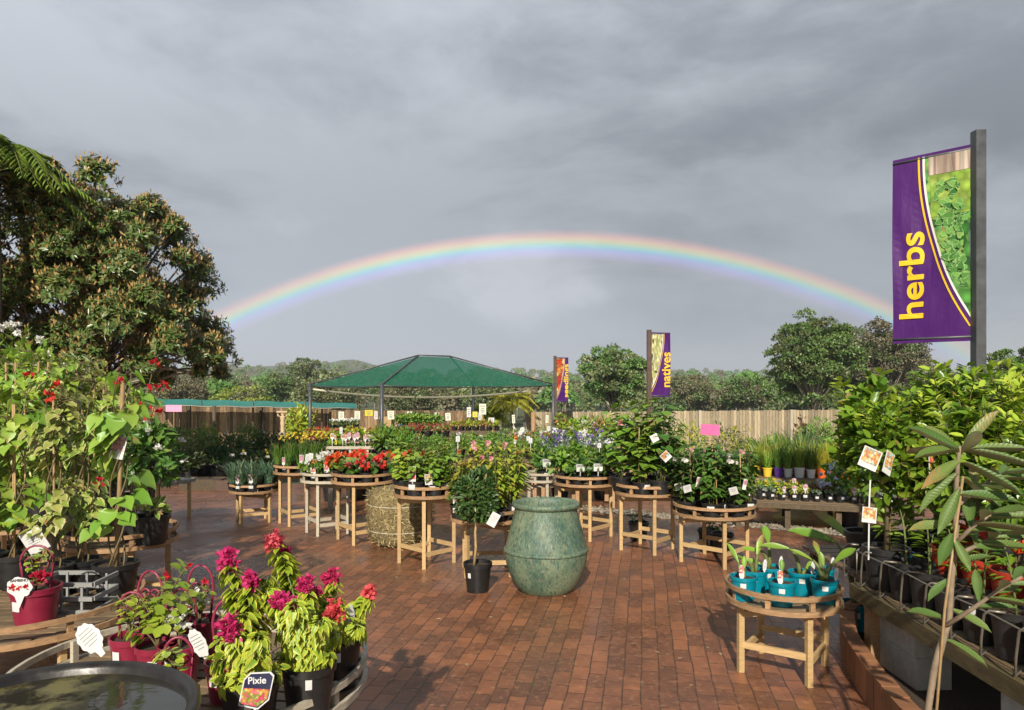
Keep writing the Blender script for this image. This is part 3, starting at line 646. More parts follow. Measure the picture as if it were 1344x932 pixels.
# ------------------------------------------------------------------ green shade cloth
def clothmat(name, c1, c2, tr, alpha):
    m, nt, b = newmat(name); f = noise(nt, objco(nt), 1.4, 6, .6); col = mixc(nt, mapr(nt, f, .3, .7), c1, c2); nt.links.new(col, b.inputs['Base Color']); b.inputs['Roughness'].default_value = .8
    bump(nt, b, noise(nt, objco(nt, (1, 1, 3)), 2.2, 4), .5, .06)
    t = nd(nt, 'ShaderNodeBsdfTranslucent'); nt.links.new(col, t.inputs[0]); tp = nd(nt, 'ShaderNodeBsdfTransparent')
    m1 = nd(nt, 'ShaderNodeMixShader'); m1.inputs[0].default_value = tr; nt.links.new(b.outputs[0], m1.inputs[1]); nt.links.new(t.outputs[0], m1.inputs[2])
    m2 = nd(nt, 'ShaderNodeMixShader'); m2.inputs[0].default_value = alpha; nt.links.new(m1.outputs[0], m2.inputs[1]); nt.links.new(tp.outputs[0], m2.inputs[2])
    nt.links.new(m2.outputs[0], nt.nodes['Material Output'].inputs[0]); return m
cg = clothmat('green_shade_cloth', (.014, .17, .10), (.022, .21, .125), .34, .34)
ct = clothmat('teal_shade_cloth', (.04, .24, .21), (.055, .29, .26), .3, .1)
zn = 19.; N_ = np.array((X(501, zn), zn)); L_ = np.array((X(407, zn * 1.155), zn * 1.155)); R_ = np.array((X(726, zn * 1.214), zn * 1.214)); F_ = L_ + R_ - N_
ze = EYE - .02; cxy = (L_ + R_) / 2; dl = (R_ - N_) / np.linalg.norm(R_ - N_); zp_ = Zp(468.5, cxy[1]) ; ra, rb_ = cxy - dl * .58, cxy + dl * .58
root = thing('shade_canopy', 'large dark green hipped shade canopy on steel posts', 'canopy', (cxy[0], cxy[1], gz(cxy[1])))
o3 = np.array((cxy[0], cxy[1], gz(cxy[1]))); P3 = lambda q, z: np.array((q[0], q[1], z)) - o3
mb = MB()
def sagface(a, b, c, d_, sag=.07, n=10):
    """quad a-b (eave), d-c (ridge) with the cloth hanging slack between the pipes"""
    V = []
    for i in range(n + 1):
        t = i / n
        for j in range(n + 1):
            s = j / n; p = (1 - t) * ((1 - s) * a + s * b) + t * ((1 - s) * d_ + s * c)
            p = p - np.array((0, 0, 1)) * sag * 4 * s * (1 - s) * (1 - t) ** .5 * (.4 + t * 1.2)
            if t == 0: p = p + (np.append(-p[:2], 0)) * .035 * 4 * s * (1 - s)
            V.append(p)
    mb.add(V, np.array([(i * (n + 1) + j, i * (n + 1) + j + 1, (i + 1) * (n + 1) + j + 1, (i + 1) * (n + 1) + j) for i in range(n) for j in range(n)]), 0, True)
A3, B3 = P3(ra, zp_), P3(rb_, zp_); n3, l3, r3, f3 = P3(N_, ze), P3(L_, ze), P3(R_, ze), P3(F_, ze)
sagface(n3, r3, B3, A3); sagface(l3, n3, A3, A3); sagface(r3, f3, B3, B3); sagface(f3, l3, A3, B3)
obj('shade_cloth', mb.mesh('shade_cloth', cg), root)
for a, b in ((n3, A3), (l3, A3), (r3, B3), (f3, B3), (A3, B3)):
    t = MB(); dz = np.array((0, 0, .035)); tube(t, [a + dz, b + dz], .022, 8); obj('roof_pipe', t.mesh('roof_pipe', M['steel']), root)
t = MB()
for a, b in ((n3, r3), (l3, n3), (r3, f3), (f3, l3)): 
    m_ = (a + b) / 2 * np.array((.965, .965, 1)) - np.array((0, 0, .06)); tube(t, bez(a, 2 * m_ - (a + b) / 2, b, 9), .018, 6)
obj('eave_hem', t.mesh('eave_hem', M['steel']), root)
for q in (N_, L_, R_, F_):
    t = MB(); e = P3(q, ze); b_ = P3(q, gz(q[1]) - .1); tube(t, [b_, e + np.array((0, 0, .07))], .05, 10); obj('post', t.mesh('post', M['steel']), root)
t = MB(); ya, yb = 21.6, 22.5; pa = np.array((X(411, ya), ya, Zp(511, ya))); pb_ = np.array((X(690, yb), yb, Zp(513.5, yb))); mid = (pa + pb_) / 2; mid[2] = Zp(531, 22)
tube(t, bez(pa, mid, pb_, 24), .034, 6); o = obj('rope', t.mesh('rope', M['rope'])); tag(o, 'pale sagging rope strung under the green canopy', 'rope')
# low strip roof of teal cloth along the dark fence
root = thing('shade_strip', 'long low strip of teal shade cloth along the dark fence', 'shade cloth', (X(335, 24), 24, gz(24))); o3 = np.array((X(335, 24), 24, gz(24)))
mb = MB(); V = []
n = 24
for i in range(n + 1):
    s = i / n; px = 196 + (468 - 196) * s; Yf = 24.0 + 1.3 * s; Yb = Yf + .75
    sg = .03 * sin(s * 17) ** 2
    for (Y, py) in ((Yf, 531.5 + 4.2 * s), (Yb, 522.5 + 6.5 * s)):
        V.append((X(px, Y) - o3[0], Y - o3[1], Zp(py, Y) - sg - o3[2]))
    V.insert(len(V) - 1, tuple((np.array(V[-1]) + np.array(V[-2])) / 2 - np.array((0, 0, .05))))
V = np.array(V); mb.add(V, np.array([(3 * i + j, 3 * i + 3 + j, 3 * i + 4 + j, 3 * i + 1 + j) for i in range(n) for j in range(2)]), 0, True)
obj('shade_cloth', mb.mesh('shade_cloth', ct), root)
t = MB()
for i in (0, 6, 12, 18, 24): tube(t, [V[3 * i] + (0, 0, .01), V[3 * i + 2] + (0, 0, .012)], .012, 5)
tube(t, [V[3 * i] - np.array((0, .02, 0)) for i in range(n + 1)], .016, 5); obj('wire', t.mesh('wire', M['wire']), root)
for i in (2, 12, 20):
    t = MB(); c = V[3 * i + 2]; tube(t, [(c[0], c[1], -.1), c], .035, 8); obj('post', t.mesh('post', M['rust_pole']), root)

# ------------------------------------------------------------------ hanging banners
def banner(label, px, Y, dxy, pole_top, zt, zb, word, pic, polemat, pr, tw, side, square=False, lead=.03, zbot2=None, smin=.6):
    x = X(px, Y); g = gz(Y); root = thing('banner_pole', label, 'banner', (x, Y, g))
    t = MB()
    if square: box(t, (0, 0, (pole_top - g) / 2), (pr * 2, pr * 2, pole_top - g))
    else: tube(t, [(0, 0, 0), (0, 0, pole_top - g)], pr, 10)
    pole = obj('pole', t.mesh('pole', polemat), root)
    dv = np.array((dxy[0], dxy[1], 0.)); W = np.linalg.norm(dv); u = dv / W; nrm_ = np.cross(u, (0, 0, 1.))
    if nrm_[1] > 0: nrm_ = -nrm_
    H = zt - zb
    def P(s, tt, off=0.):
        wv = (.026 * sin(s * 5 + tt * 4) + .006 * sin(s * 17 - tt * 9)) * (1 - abs(2 * tt - 1)) + off
        return u * (lead + s * W) + nrm_ * wv + np.array((0, 0, zb - g + tt * H))
    def sheetmb(fs0, fs1, t0, t1, off, th, nt_=26, ns=8):
        m = MB(); V = []
        for k in (0, 1):
            for i in range(nt_ + 1):
                tt = t0 + (t1 - t0) * i / nt_
                for j in range(ns + 1):
                    s = fs0(tt) + (fs1(tt) - fs0(tt)) * j / ns; V.append(P(s, tt, off + th / 2 * (1 if k else -1)))
        q = (nt_ + 1) * (ns + 1); Fq = []
        for k in (0, 1):
            for i in range(nt_):
                for j in range(ns):
                    a = k * q + i * (ns + 1) + j; Fq.append((a, a + 1, a + ns + 2, a + ns + 1))
        for i in range(nt_):
            for j in (0, ns): a = i * (ns + 1) + j; Fq.append((a, a + ns + 1, a + ns + 1 + q, a + q))
        for j in range(ns):
            for i in (0, nt_): a = i * (ns + 1) + j; Fq.append((a, a + 1, a + 1 + q, a + q))
        m.add(V, Fq, 0, False); return m
    flag = obj('flag', sheetmb(lambda t: 0, lambda t: 1, 0, 1, 0, .005).mesh('flag', M['purple']), root)
    tb = .12; cur = lambda t: max(0., smin * (1 - (max(0., (1 - t)) / (1 - tb)) ** 2.2))
    obj('picture', sheetmb(lambda t: 0, cur, tb, .985, 0, .011).mesh('picture', pic), flag)
    for off, ww, mt in ((.0, .028, 'band_white'), (.06, .022, 'lemon')):
        cu2 = lambda t, off=off: max(0., (smin + off) * (1 - (max(0., 1 - t) / (1 - tb + off * .9)) ** 2.2))
        obj('stripe', sheetmb(lambda t: max(0., cu2(t) - ww), lambda t: cu2(t) + .001, tb - off * .8 + .004, .985, 0, .014 + off * .03, 26, 1).mesh('stripe', M[mt]), flag)
    for zz in (.035, .965):
        t = MB(); a, b = P(-.03, zz), P(1.0, zz); tube(t, [a + (0, 0, .02 if zz > .5 else -.02), b + (0, 0, .02 if zz > .5 else -.02)], .011, 6); obj('arm', t.mesh('arm', M['steel']), root)
    cu = bpy.data.curves.new('lettering', 'FONT'); cu.body = word; cu.align_x = 'CENTER'; cu.align_y = 'CENTER'; cu.extrude = .004; cu.offset = .019
    to = bpy.data.objects.new('lettering', cu); COL.objects.link(to); cu.materials.append(M['lemon'])
    bpy.context.view_layer.update(); dm = to.dimensions.copy()
    me = bpy.data.meshes.new_from_object(to.evaluated_get(bpy.context.evaluated_depsgraph_get())); bpy.data.objects.remove(to)
    right = u if u[0] > 0 else -u
    s_c = tw[0]; ln = tw[1]; k1 = ln / dm.x; k2 = tw[2] / dm.y
    co_ = np.empty(len(me.vertices) * 3, np.float32); me.vertices.foreach_get('co', co_); co_ = co_.reshape(-1, 3)
    tt = tw[3] + co_[:, 0] * k1 / H; ss = s_c - (co_[:, 1] * k2 / W) * (1 if u[0] > 0 else -1)
    v = np.array([P(a, b, .006 + c_ * .8) for a, b, c_ in zip(ss, tt, co_[:, 2])], np.float32)
    me.vertices.foreach_set('co', v.ravel()); me.update(); me.name = 'lettering'
    me.materials.clear(); me.materials.append(M['lemon']); obj('lettering', me, flag)
    return root, P, flag
herb_pic = cellmat('herb_print', [(.05, .22, .03), (.10, .34, .05), (.04, .15, .025), (.20, .48, .08), (.14, .40, .10), (.3, .5, .1)], 13)
nat_pic = cellmat('native_print', [(.62, .60, .25), (.70, .68, .38), (.5, .52, .2), (.75, .7, .45), (.10, .12, .05)], 26, .5, (1, 1, .35))
see_pic = cellmat('seedling_print', [(.62, .10, .03), (.7, .3, .05), (.65, .06, .03), (.72, .5, .15), (.5, .05, .02)], 9)
hr, hP, hflag = banner('tall dark steel pole with the large purple herbs banner', 1284, 5.7, (-.385, .42), Zp(172, 5.7), Zp(187.5, 5.7), Zp(447, 5.7), 'herbs', herb_pic, M['steel'], .038, (.735, .70, .185, .36), -1, True, .05)
# pale painted palings across the top of the herbs picture and lighter lime ground under them
banner('brown pole with the mid sized purple natives banner', 852, 17, (.46, .16), Zp(433, 17), Zp(436, 17), Zp(521, 17), 'natives', nat_pic, M['rust_pole'], .05, (.80, .80, .20, .42), 1, True, .06, smin=.62)
banner('brown pole with the smallest and farthest purple seedlings banner', 728.5, 25, (.40, .15), Zp(467, 25), Zp(469, 25), Zp(528, 25), 'seedlings', see_pic, M['rust_pole'], .05, (.82, 1.12, .20, .48), 1, True, .06, smin=.64)
pal = cellmat('paling_print', [(.55, .42, .32), (.65, .55, .45), (.5, .35, .28), (.35, .25, .2)], 30, .5, (1, 1, .06)); lm_ = cellmat('lime_print', [(.34, .52, .06), (.42, .58, .10), (.28, .46, .05)], 14)
def patch(P, s0, s1, t0, t1, mat, name, flag, off=.0085):
    m = MB(); V = [P(s0 + (s1 - s0) * j / 6, t0 + (t1 - t0) * i / 6, off) for i in range(7) for j in range(7)]
    m.add(V, np.array([(i * 7 + j, i * 7 + j + 1, i * 7 + j + 8, i * 7 + j + 7) for i in range(6) for j in range(6)]), 0, True); obj(name, m.mesh(name, mat), flag)
patch(hP, .005, .52, .88, .982, pal, 'picture', hflag); patch(hP, .005, .50, .66, .878, lm_, 'picture', hflag)

# the printed herb leaves of the picture, flat on the cloth
t = MB(); n_ = 190; tv_ = RNG.uniform(.13, .84, n_); smax = np.array([max(.02, .6 * (1 - (max(0, 1 - q) / .88) ** 2.2)) for q in tv_]); sv_ = .09 + RNG.random(n_) * (smax - .22)
kp = smax > .24; tv_, sv_ = tv_[kp], sv_[kp]; n_ = len(tv_)
u_ = np.array((-.385, .42, 0)); u_ /= np.linalg.norm(u_); fn = np.cross(u_, (0, 0, 1.)); fn = fn if fn[1] < 0 else -fn
an_ = RNG.normal(pi / 2, 1.1, n_); Pp = np.array([hP(a_, b_, .0085 + .00004 * k_) for k_, (a_, b_) in enumerate(zip(sv_, tv_))])
flat_ = (T_HEART[0] * (1, 1, 0), T_HEART[1], T_HEART[2])
leaves(t, Pp, np.cos(an_)[:, None] * u_ + np.sin(an_)[:, None] * np.array((0, 0, 1.)), fn, RNG.uniform(.05, .085, n_), RNG.uniform(.04, .065, n_), flat_)
obj('picture', t.mesh('picture', leafmat('printed_leaf', (.035, .15, .025), (.20, .44, .09), (.34, .56, .2), .85, tr=.02)), hflag)

# ------------------------------------------------------------------ timber posts, statue, stands
t = MB(); tube(t, [(0, 0, 0), (0, 0, Zp(541, 14) - gz(14))], .045, 8); o = obj('timber_post', t.mesh('timber_post', M['ring_wood']), None, (X(700, 14), 14, gz(14))); tag(o, 'plain brown timber post standing among the plants right of the canopy', 'post')
t = MB(); tube(t, [(0, 0, 0), (0, 0, Zp(533, 19) - gz(19))], .05, 8); o = obj('timber_post', t.mesh('timber_post', M['dark_wood']), None, (X(281, 19), 19, gz(19))); tag(o, 'dark timber post among the tall dark shrubs at left', 'post')
Ys = 21; root = thing('garden_statue', 'pale stone statue holding a slab overhead with both arms', 'statue', (X(371, Ys), Ys, gz(Ys)))
k = Ys / F; g = gz(Ys); zb = Zp(568, Ys) - g; zt_ = Zp(541, Ys) - g
t = MB(); box(t, (0, 0, zb / 2), (.16, .16, zb)); obj('pedestal', t.mesh('pedestal', M['stone']), root)
t = MB(); h = zt_ - zb
lathe(t, [(.06, 0), (.065, h * .1), (.055, h * .3), (.07, h * .48), (.05, h * .58), (.075, h * .72), (.065, h * .8), (.03, h * .83), (.05, h * .87), (.052, h * .93), (.02, h * .97)], 14, (0, 0, zb))
for s in (-1, 1): tube(t, [(s * .08, 0, zb + h * .78), (s * .13, -.02, zb + h * .84), (s * .135, 0, zb + h * .93), (s * .12, 0, zb + h * .99)], [.028, .024, .022, .02], 8)
obj('figure', t.mesh('figure', M['statue']), root)
t = MB(); box(t, (0, 0, zb + h * 1.02), (.30, .16, .04)); obj('slab', t.mesh('slab', M['statue']), root)
# tiered pot stand under the seedlings banner
Yh = 15.5; g = gz(Yh); root = thing('tiered_pot_stand', 'black tiered stand of planted bowls under the smallest banner', 'plant stand', (X(750, Yh), Yh, g))
t = MB(); tube(t, [(0, 0, 0), (0, 0, Zp(528, Yh) - g)], .025, 8); obj('pole', t.mesh('pole', M['black_pot']), root)
for px, py, r, mt in ((735, 552, .15, 'black_pot'), (765, 556, .17, 'black_pot'), (752, 558, .16, 'white_pot'), (737, 568, .15, 'black_pot'), (764, 572, .15, 'black_pot'), (750, 577, .13, 'black_pot')):
    cx_, cz_ = X(px, Yh) - X(750, Yh), Zp(py, Yh) - g; t = MB(); lathe(t, [(.02, -.12), (r * .7, -.09), (r, 0), (r * .96, .01), (r * .8, -.03), (.01, -.03)], 18, (cx_, -.05, cz_)); tube(t, [(0, 0, cz_ + .02), (cx_, -.05, cz_ - .02)], .012, 5)
    b_ = obj('bowl', t.mesh('bowl', M[mt]), root); lm2 = MB(); bush(lm2, (cx_, -.05, cz_ + .04), (r * .9, r * .9, .1), 90, .07, .04, T_S); obj('foliage', lm2.mesh('foliage', L['fresh']), b_)

# ------------------------------------------------------------------ round slatted tables
def round_table(label, px, Y, r, ztop, wood='pale_wood', ring='ring_wood', a0=-1.45, slat='slat_wood', nleg=4):
    x = X(px, Y); g = gz(Y); h = ztop - g
    root = thing('round_table', label, 'table', (x, Y, g), 0, 'round slatted display tables')
    t = MB(); w_ = .062; n = int(2 * r / (w_ + .014)); ro = RNG.uniform(-.3, .3)
    for i in range(n):
        y = -r + (i + .5) * 2 * r / n; q = (r - .012) ** 2 - (abs(y) + w_ / 2) ** 2
        if q > .002:
            yy = (y * cos(ro), y * sin(ro)); l = math.sqrt(q)
            box(t, (-y * sin(ro), y * cos(ro), h - .011), (2 * l, w_, .02), ro, 0, np.tile([[RNG.random(), 0, 0]], (8, 1)))
    obj('tabletop', t.mesh('tabletop', M[slat]), root)
    for z0, z1 in ((h - .02, h + .008), (h + .062, h + .088)):
        t = MB(); band(t, r, z0, z1, .016, 44); obj('rail', t.mesh('rail', M[ring]), root)
    for i in range(8):
        a = a0 + i * 2 * pi / 8; t = MB(); box(t, (cos(a) * (r - .018), sin(a) * (r - .018), h + .036), (.018, .028, .104), a); obj('baluster', t.mesh('baluster', M[ring]), root)
    lr = r * .84; lp = []
    for i in range(nleg):
        a = a0 + i * 2 * pi / nleg; lp.append((cos(a) * lr, sin(a) * lr, a)); t = MB(); box(t, (cos(a) * lr, sin(a) * lr, (h - .024) / 2), (.032, .032, h - .024), a); obj('leg', t.mesh('leg', M[wood]), root)
    for i in range(nleg):
        a, b = lp[i], lp[(i + 1) % nleg]; zz = min(.13, h * .3) + (.038 if i % 2 else 0); t = MB(); beam(t, (a[0] * .99, a[1] * .99, zz), (b[0] * .99, b[1] * .99, zz), .02, .036); obj('stretcher', t.mesh('stretcher', M[wood]), root)
    for i in range(2):
        a, b = lp[i], lp[i + 2]; t = MB(); beam(t, (a[0], a[1], h - .042 - .038 * i), (b[0], b[1], h - .042 - .038 * i), .03, .034); obj('bearer', t.mesh('bearer', M[wood]), root)
    return root
TB = {}
def T(key, label, px, Y, r, py_front, **k):
    zt = EYE - (py_front - HY) / F * (Y - r); TB[key] = (X(px, Y), Y, r, zt); return round_table(label, px, Y, r, zt, **k)
T('T1', 'lowest round timber table at the far left end of the table row', 333, 9.3, .285, 647, a0=-1.9)
T('T2', 'tall round timber table holding yellow flowered strap plants', 393, 9.1, .30, 622, a0=-1.75)
T('T3', 'weathered whitish round table holding white petunias', 430, 8.35, .29, 633, wood='grey_wood', ring='grey_wood', a0=-1.75)
T('T4', 'round timber table holding red geraniums beside the straw bale', 477, 7.9, .33, 635, a0=-1.72)
T('T5', 'tall round timber table standing against the straw bale', 560, 6.9, .30, 653, a0=-1.55)
T('T6', 'round timber table behind the potted ball topiary', 640, 6.55, .32, 687, a0=-2.25)
T('T7', 'tall round timber table right behind the big green urn', 768, 8.1, .335, 638, a0=-1.5)
T('T8', 'tall round timber table crowded with tall large leaved green plants', 849, 7.45, .315, 651, a0=-1.48)
T('T9', 'lower round timber table of dark green staked vines', 937, 6.95, .37, 681, a0=-1.54)
T('TA', 'small low round timber table holding teal pots at the front right', 1028, 4.32, .315, 806, a0=-1.40)
T('TB', 'greyish narrow table glimpsed between the urn and the potted topiary', 712, 8.75, .2, 632, wood='grey_wood', ring='grey_wood', a0=-1.3)
T('L1', 'round timber table under the trellised vines at the left path edge', 158, 5.35, .38, 723, a0=-.9)
T('L2', 'round timber table half hidden behind the left vines', 30, 5.9, .55, 700, a0=-.7)
T('L3', 'wide round timber table with broad rails at the left edge', 20, 4.0, .62, 858, a0=-.6)
T('L5', 'round timber table deep behind the left foreground vines', 120, 6.6, .42, 690, a0=-.7)
T('L4', 'round table of bougainvilleas at the bottom left', 256, 3.02, .68, 1008, wood='grey_wood', ring='grey_wood', a0=-.35, slat='slat_wood')

# ------------------------------------------------------------------ rectangular benches
def bench(label, px0, px1, Y, depth, ztop, wood='ring_wood', legs=3, rail=0, slat='slat_wood', skew=0., legw=.06, back=False):
    x0, x1 = X(px0, Y), X(px1, Y); g = gz(Y); h = ztop - g; W = x1 - x0
    rz = math.atan2(skew, W); root = thing('display_bench', label, 'bench', (x0, Y, g), rz, 'rectangular display benches')
    W = math.hypot(W, skew)
    t = MB(); n = max(2, int(depth / .11))
    for i in range(n): box(t, (W / 2, (i + .5) * depth / n, h - .012), (W, depth / n - .014, .022), 0, 0, np.tile([[RNG.random(), 0, 0]], (8, 1)))
    obj('bench_top', t.mesh('bench_top', M[slat]), root)
    t = MB(); box(t, (W / 2, -.012, h - .035), (W, .022, .055)); obj('front_board', t.mesh('front_board', M[wood]), root)
    if rail:
        t = MB(); box(t, (W / 2, -.01, h + rail), (W, .02, .04)); obj('rail', t.mesh('rail', M[wood]), root)
        for i in range(3): t = MB(); box(t, (W * (i + .5) / 3, .004, h + rail / 2), (.03, .02, rail)); obj('rail_post', t.mesh('rail_post', M[wood]), root)
    for i in range(legs):
        for yy in (.06, depth - .06):
            t = MB(); box(t, (.08 + (W - .16) * i / max(1, legs - 1), yy, (h - .03) / 2), (legw, legw, h - .03)); obj('leg', t.mesh('leg', M[wood]), root)
    BN.append((x0, Y, g, rz, W, depth, h)); return root
BN = []
bench('low bench of clipped dark green bushes behind the lime hibiscus', 486, 712, 10.2, .75, Zp(606, 10.2))                       # 0
bench('whitish railed bench of pink tagged primulas behind the petunias', 425, 494, 10.4, .55, Zp(597, 10.4), 'grey_wood', 2, .1)       # 1
bench('brown bench of purple flowers behind the big urn', 705, 812, 10.6, .8, Zp(612, 10.6))                                        # 2
bench('bench of yellow green seedlings on dark legs right of centre under the canopy', 590, 656, 16.5, .9, Zp(566, 16.5), 'dark_wood', 3)  # 3
bench('bench of reddish seedlings under the canopy', 520, 588, 15.2, .8, Zp(575, 15.2), 'ring_wood', 3)                              # 4
bench('small dark bench of white flowers near the left canopy post', 430, 466, 18, .7, Zp(563, 18), 'dark_wood', 2)                   # 5
bench('bench of leafy seedlings in blue pots at the centre back', 520, 576, 18.2, .8, Zp(564, 18.2), 'dark_wood', 2)                       # 6
bench('bench of mixed red and lime foliage behind the pink primulas', 395, 490, 13, .8, Zp(588, 13), 'ring_wood', 3)             # 7
bench('low wide bench of small pots on the right across the gravel', 960, 1150, 8.75, 1.1, Zp(657, 8.75), 'dark_wood', 4, skew=-.55)                     # 8
bench('raised back bench of coloured pots and grasses at the right', 985, 1140, 10.3, .9, Zp(627, 10.3), 'ring_wood', 3, skew=-.5)         # 9
bench('low bench of white flowering pots beside the brown timber post', 668, 735, 12.6, .8, Zp(590, 12.6), 'ring_wood', 3)            # 10
bench('bench of mixed perennials in front of the tiered stand', 735, 835, 13.2, .9, Zp(585, 13.2), 'ring_wood', 3)                      # 11
bench('timber bench holding the farther citrus trees behind the long right bench', 1134, 1500, 4.56, .98, .46, 'dark_wood', 3)                      # 12
# timber shelf with an orange back under the canopy
t = MB(); box(t, (0, 0, .14), (.62, .05, .26)); o = obj('timber_crate', t.mesh('timber_crate', M['pale_wood']), None, (X(513, 20), 20, Zp(560, 20))); tag(o, 'orange timber panel box behind the nearest canopy post', 'crate')
# planter boxes and stone bench at left
for px, Y, w_, lab, mt in ((268, 13.6, .72, 'dark grey timber planter box under the dark shrubs', 'dark_wood'), (306, 13.4, .45, 'reddish brown timber planter box beside the dark planter box', 'rust_pole')):
    t = MB(); h = .2
    for s in (-1, 1): box(t, (0, s * .2, h / 2), (w_, .03, h)); box(t, (s * (w_ / 2 - .015), 0, h / 2), (.03, .37, h))
    r_ = thing('planter_box', lab, 'planter', (X(px, Y), Y, gz(Y))); obj('box_side', t.mesh('box_side', M[mt]), r_)
    t = MB(); box(t, (0, 0, h - .05), (w_ - .07, .36, .06)); obj('soil', t.mesh('soil', M['soil']), r_)
r_ = thing('stone_bench', 'low pale stone slab bench on thin legs beside the left vines', 'bench', (X(228, 9.6), 9.6, gz(9.6)))
t = MB(); box(t, (0, 0, Zp(631, 9.6) - gz(9.6)), (.46, .26, .045)); obj('slab', t.mesh('slab', M['stone']), r_)
for s in (-1, 1):
    t = MB(); box(t, (s * .2, 0, (Zp(631, 9.6) - gz(9.6) - .03) / 2), (.03, .05, Zp(631, 9.6) - gz(9.6) - .03)); obj('leg', t.mesh('leg', M['pale_wood']), r_)

# ------------------------------------------------------------------ urn, straw bale, black water bowl
um, unt, ub = newmat('verdigris_glaze')
uv = objco(unt); a1 = noise(unt, uv, 3.2, 6, .62); us_ = objco(unt, (9, 9, 3.2)); a2 = noise(unt, us_, 3.2, 8, .72); a3 = noise(unt, objco(unt, (44, 44, 15)), 1.7, 5, .7)
uc = mixc(unt, mapr(unt, a1, .40, .60), (.045, .10, .07), (.17, .215, .135))
uc = mixc(unt, mapr(unt, a2, .52, .68, 0, .6), uc, (.19, .18, .115))
uc = mixc(unt, mapr(unt, a3, .52, .68, 0, .6), uc, (.27, .32, .21))
uc = mixc(unt, mapr(unt, noise(unt, us_, 1.9, 7, .7), .55, .66, 0, .5), uc, (.04, .14, .12))
uc = mixc(unt, mapr(unt, noise(unt, objco(unt, (11, 11, 5)), 5.2, 6, .7), .52, .62, 0, .8), uc, (.03, .06, .045))
unt.links.new(uc, ub.inputs['Base Color']); unt.links.new(mapr(unt, a2, .3, .7, .3, .7), ub.inputs['Roughness']); bump(unt, ub, mth(unt, 'ADD', a2, a3), .5, .006)
Yu = 6.0; ku = Yu / F; k_ = .327
pr = [(.205, 0), (.225, .012), (.262, .07), (.300, .15), (.323, .235), (.329, .300), (.3275, .318), (.337, .322), (.340, .333), (.336, .344), (.3255, .348), (.312, .41), (.288, .50), (.262, .585), (.250, .635), (.247, .66), (.257, .667), (.268, .675), (.273, .688), (.27, .702), (.26, .71), (.25, .708), (.235, .69), (.228, .65), (.235, .5), (.25, .3)]
t = MB(); lathe(t, pr, 64, cap0=True); q_ = t.V[-1]; a_ = np.arctan2(q_[:, 1], q_[:, 0]); t.V[-1] = q_ * np.stack([1 + .008 * np.sin(2 * a_ + 1) + .004 * np.sin(5 * a_ + q_[:, 2] * 6)] * 2 + [np.ones(len(a_))], 1); disc(t, .249, .3, 40); o = obj('glazed_urn', t.mesh('glazed_urn', um, 50), None, (X(716.5, Yu), Yu, 0)); tag(o, 'large mottled green glazed urn standing on the brick paving', 'urn')
sm, snt, sb = newmat('straw')
v1 = objco(snt, (14, 14, 40), (.5, .3, .2)); w1 = noise(snt, v1, 1.4, 8, .75); w2 = noise(snt, objco(snt), 5, 4); col = mixc(snt, mapr(snt, w1, .35, .65), (.10, .075, .035), (.42, .33, .15)); col = mixc(snt, mapr(snt, w2, .4, .7, 0, .6), col, (.13, .095, .05))
snt.links.new(col, sb.inputs['Base Color']); sb.inputs['Roughness'].default_value = .95; bump(snt, sb, w1, 1., .03)
Yb = 7.75; root = thing('straw_bale', 'rounded shaggy straw bale standing between two round tables', 'straw bale', (X(525, Yb), Yb, 0))
t = MB(); prb = [(.20, 0), (.27, .03), (.315, .12), (.325, .3), (.325, .45), (.31, .55), (.28, .59), (.2, .605), (.01, .61)]; lathe(t, prb, 40, cap0=True); obj('body', t.mesh('body', sm), root)
t = MB(); k = 2600; a = RNG.random(k) * 2 * pi; z = RNG.uniform(.02, .6, k); rr = np.interp(z, [q[1] for q in prb[:-1]], [q[0] for q in prb[:-1]]); P = np.stack([np.cos(a) * rr, np.sin(a) * rr, z], 1)
leaves(t, P, rand_dir(k) + np.stack([-np.sin(a), np.cos(a), 0 * a], 1) * .6, np.stack([np.cos(a), np.sin(a), 0 * a], 1), RNG.uniform(.03, .09, k), .006, T_DIA); obj('loose_straw', t.mesh('loose_straw', leafmat('straw_stalk', (.34, .26, .11), (.56, .45, .22), tr=.1)), root)
t = MB()
for z, r in ((.16, .323), (.42, .331)): tube(t, [(r * cos(a), r * sin(a), z) for a in np.linspace(0, 2 * pi, 40)], .005, 4)
obj('twine', t.mesh('twine', M['rope']), root)
Yw = 1.95; zb = .77; root = thing('water_bowl', 'wide black metal water bowl at the bottom left corner', 'bowl', (X(45, Yw), Yw, 0))
t = MB(); R0 = .40; lathe(t, [(.12, .3), (.2, .34), (.33, .5), (.375, .68), (.385, .735), (.397, .748), (.404, .762), (.402, .776), (.392, .783), (.378, .780), (.368, .765), (.355, .70), (.3, .52), (.1, .38)], 72); obj('shell', t.mesh('shell', surf('bowl_metal', (.016, .014, .013), (.04, .036, .032), .34, 14, metal=.3, bmp=.15)), root)
t = MB(); lathe(t, [(.17, 0), (.16, .05), (.1, .1), (.1, .25), (.14, .31)], 24, cap0=True); obj('pedestal', t.mesh('pedestal', M['block']), root)
wm, wnt, wb = newmat('still_water'); wv_ = objco(wnt); f = noise(wnt, wv_, 9, 6, .6); sxx = nd(wnt, 'ShaderNodeSeparateXYZ'); wnt.links.new(wv_, sxx.inputs[0])
al = mth(wnt, 'MULTIPLY', mapr(wnt, f, .45, .6), mapr(wnt, sxx.outputs[0], .06, -.04))
wnt.links.new(mixc(wnt, al, (.03, .027, .02), (.14, .12, .035)), wb.inputs['Base Color']); wb.inputs['Roughness'].default_value = .06; wnt.links.new(mapr(wnt, al, 0, 1, .05, .5), wb.inputs['Roughness']); bump(wnt, wb, noise(wnt, wv_, 20, 2), .04, .01)
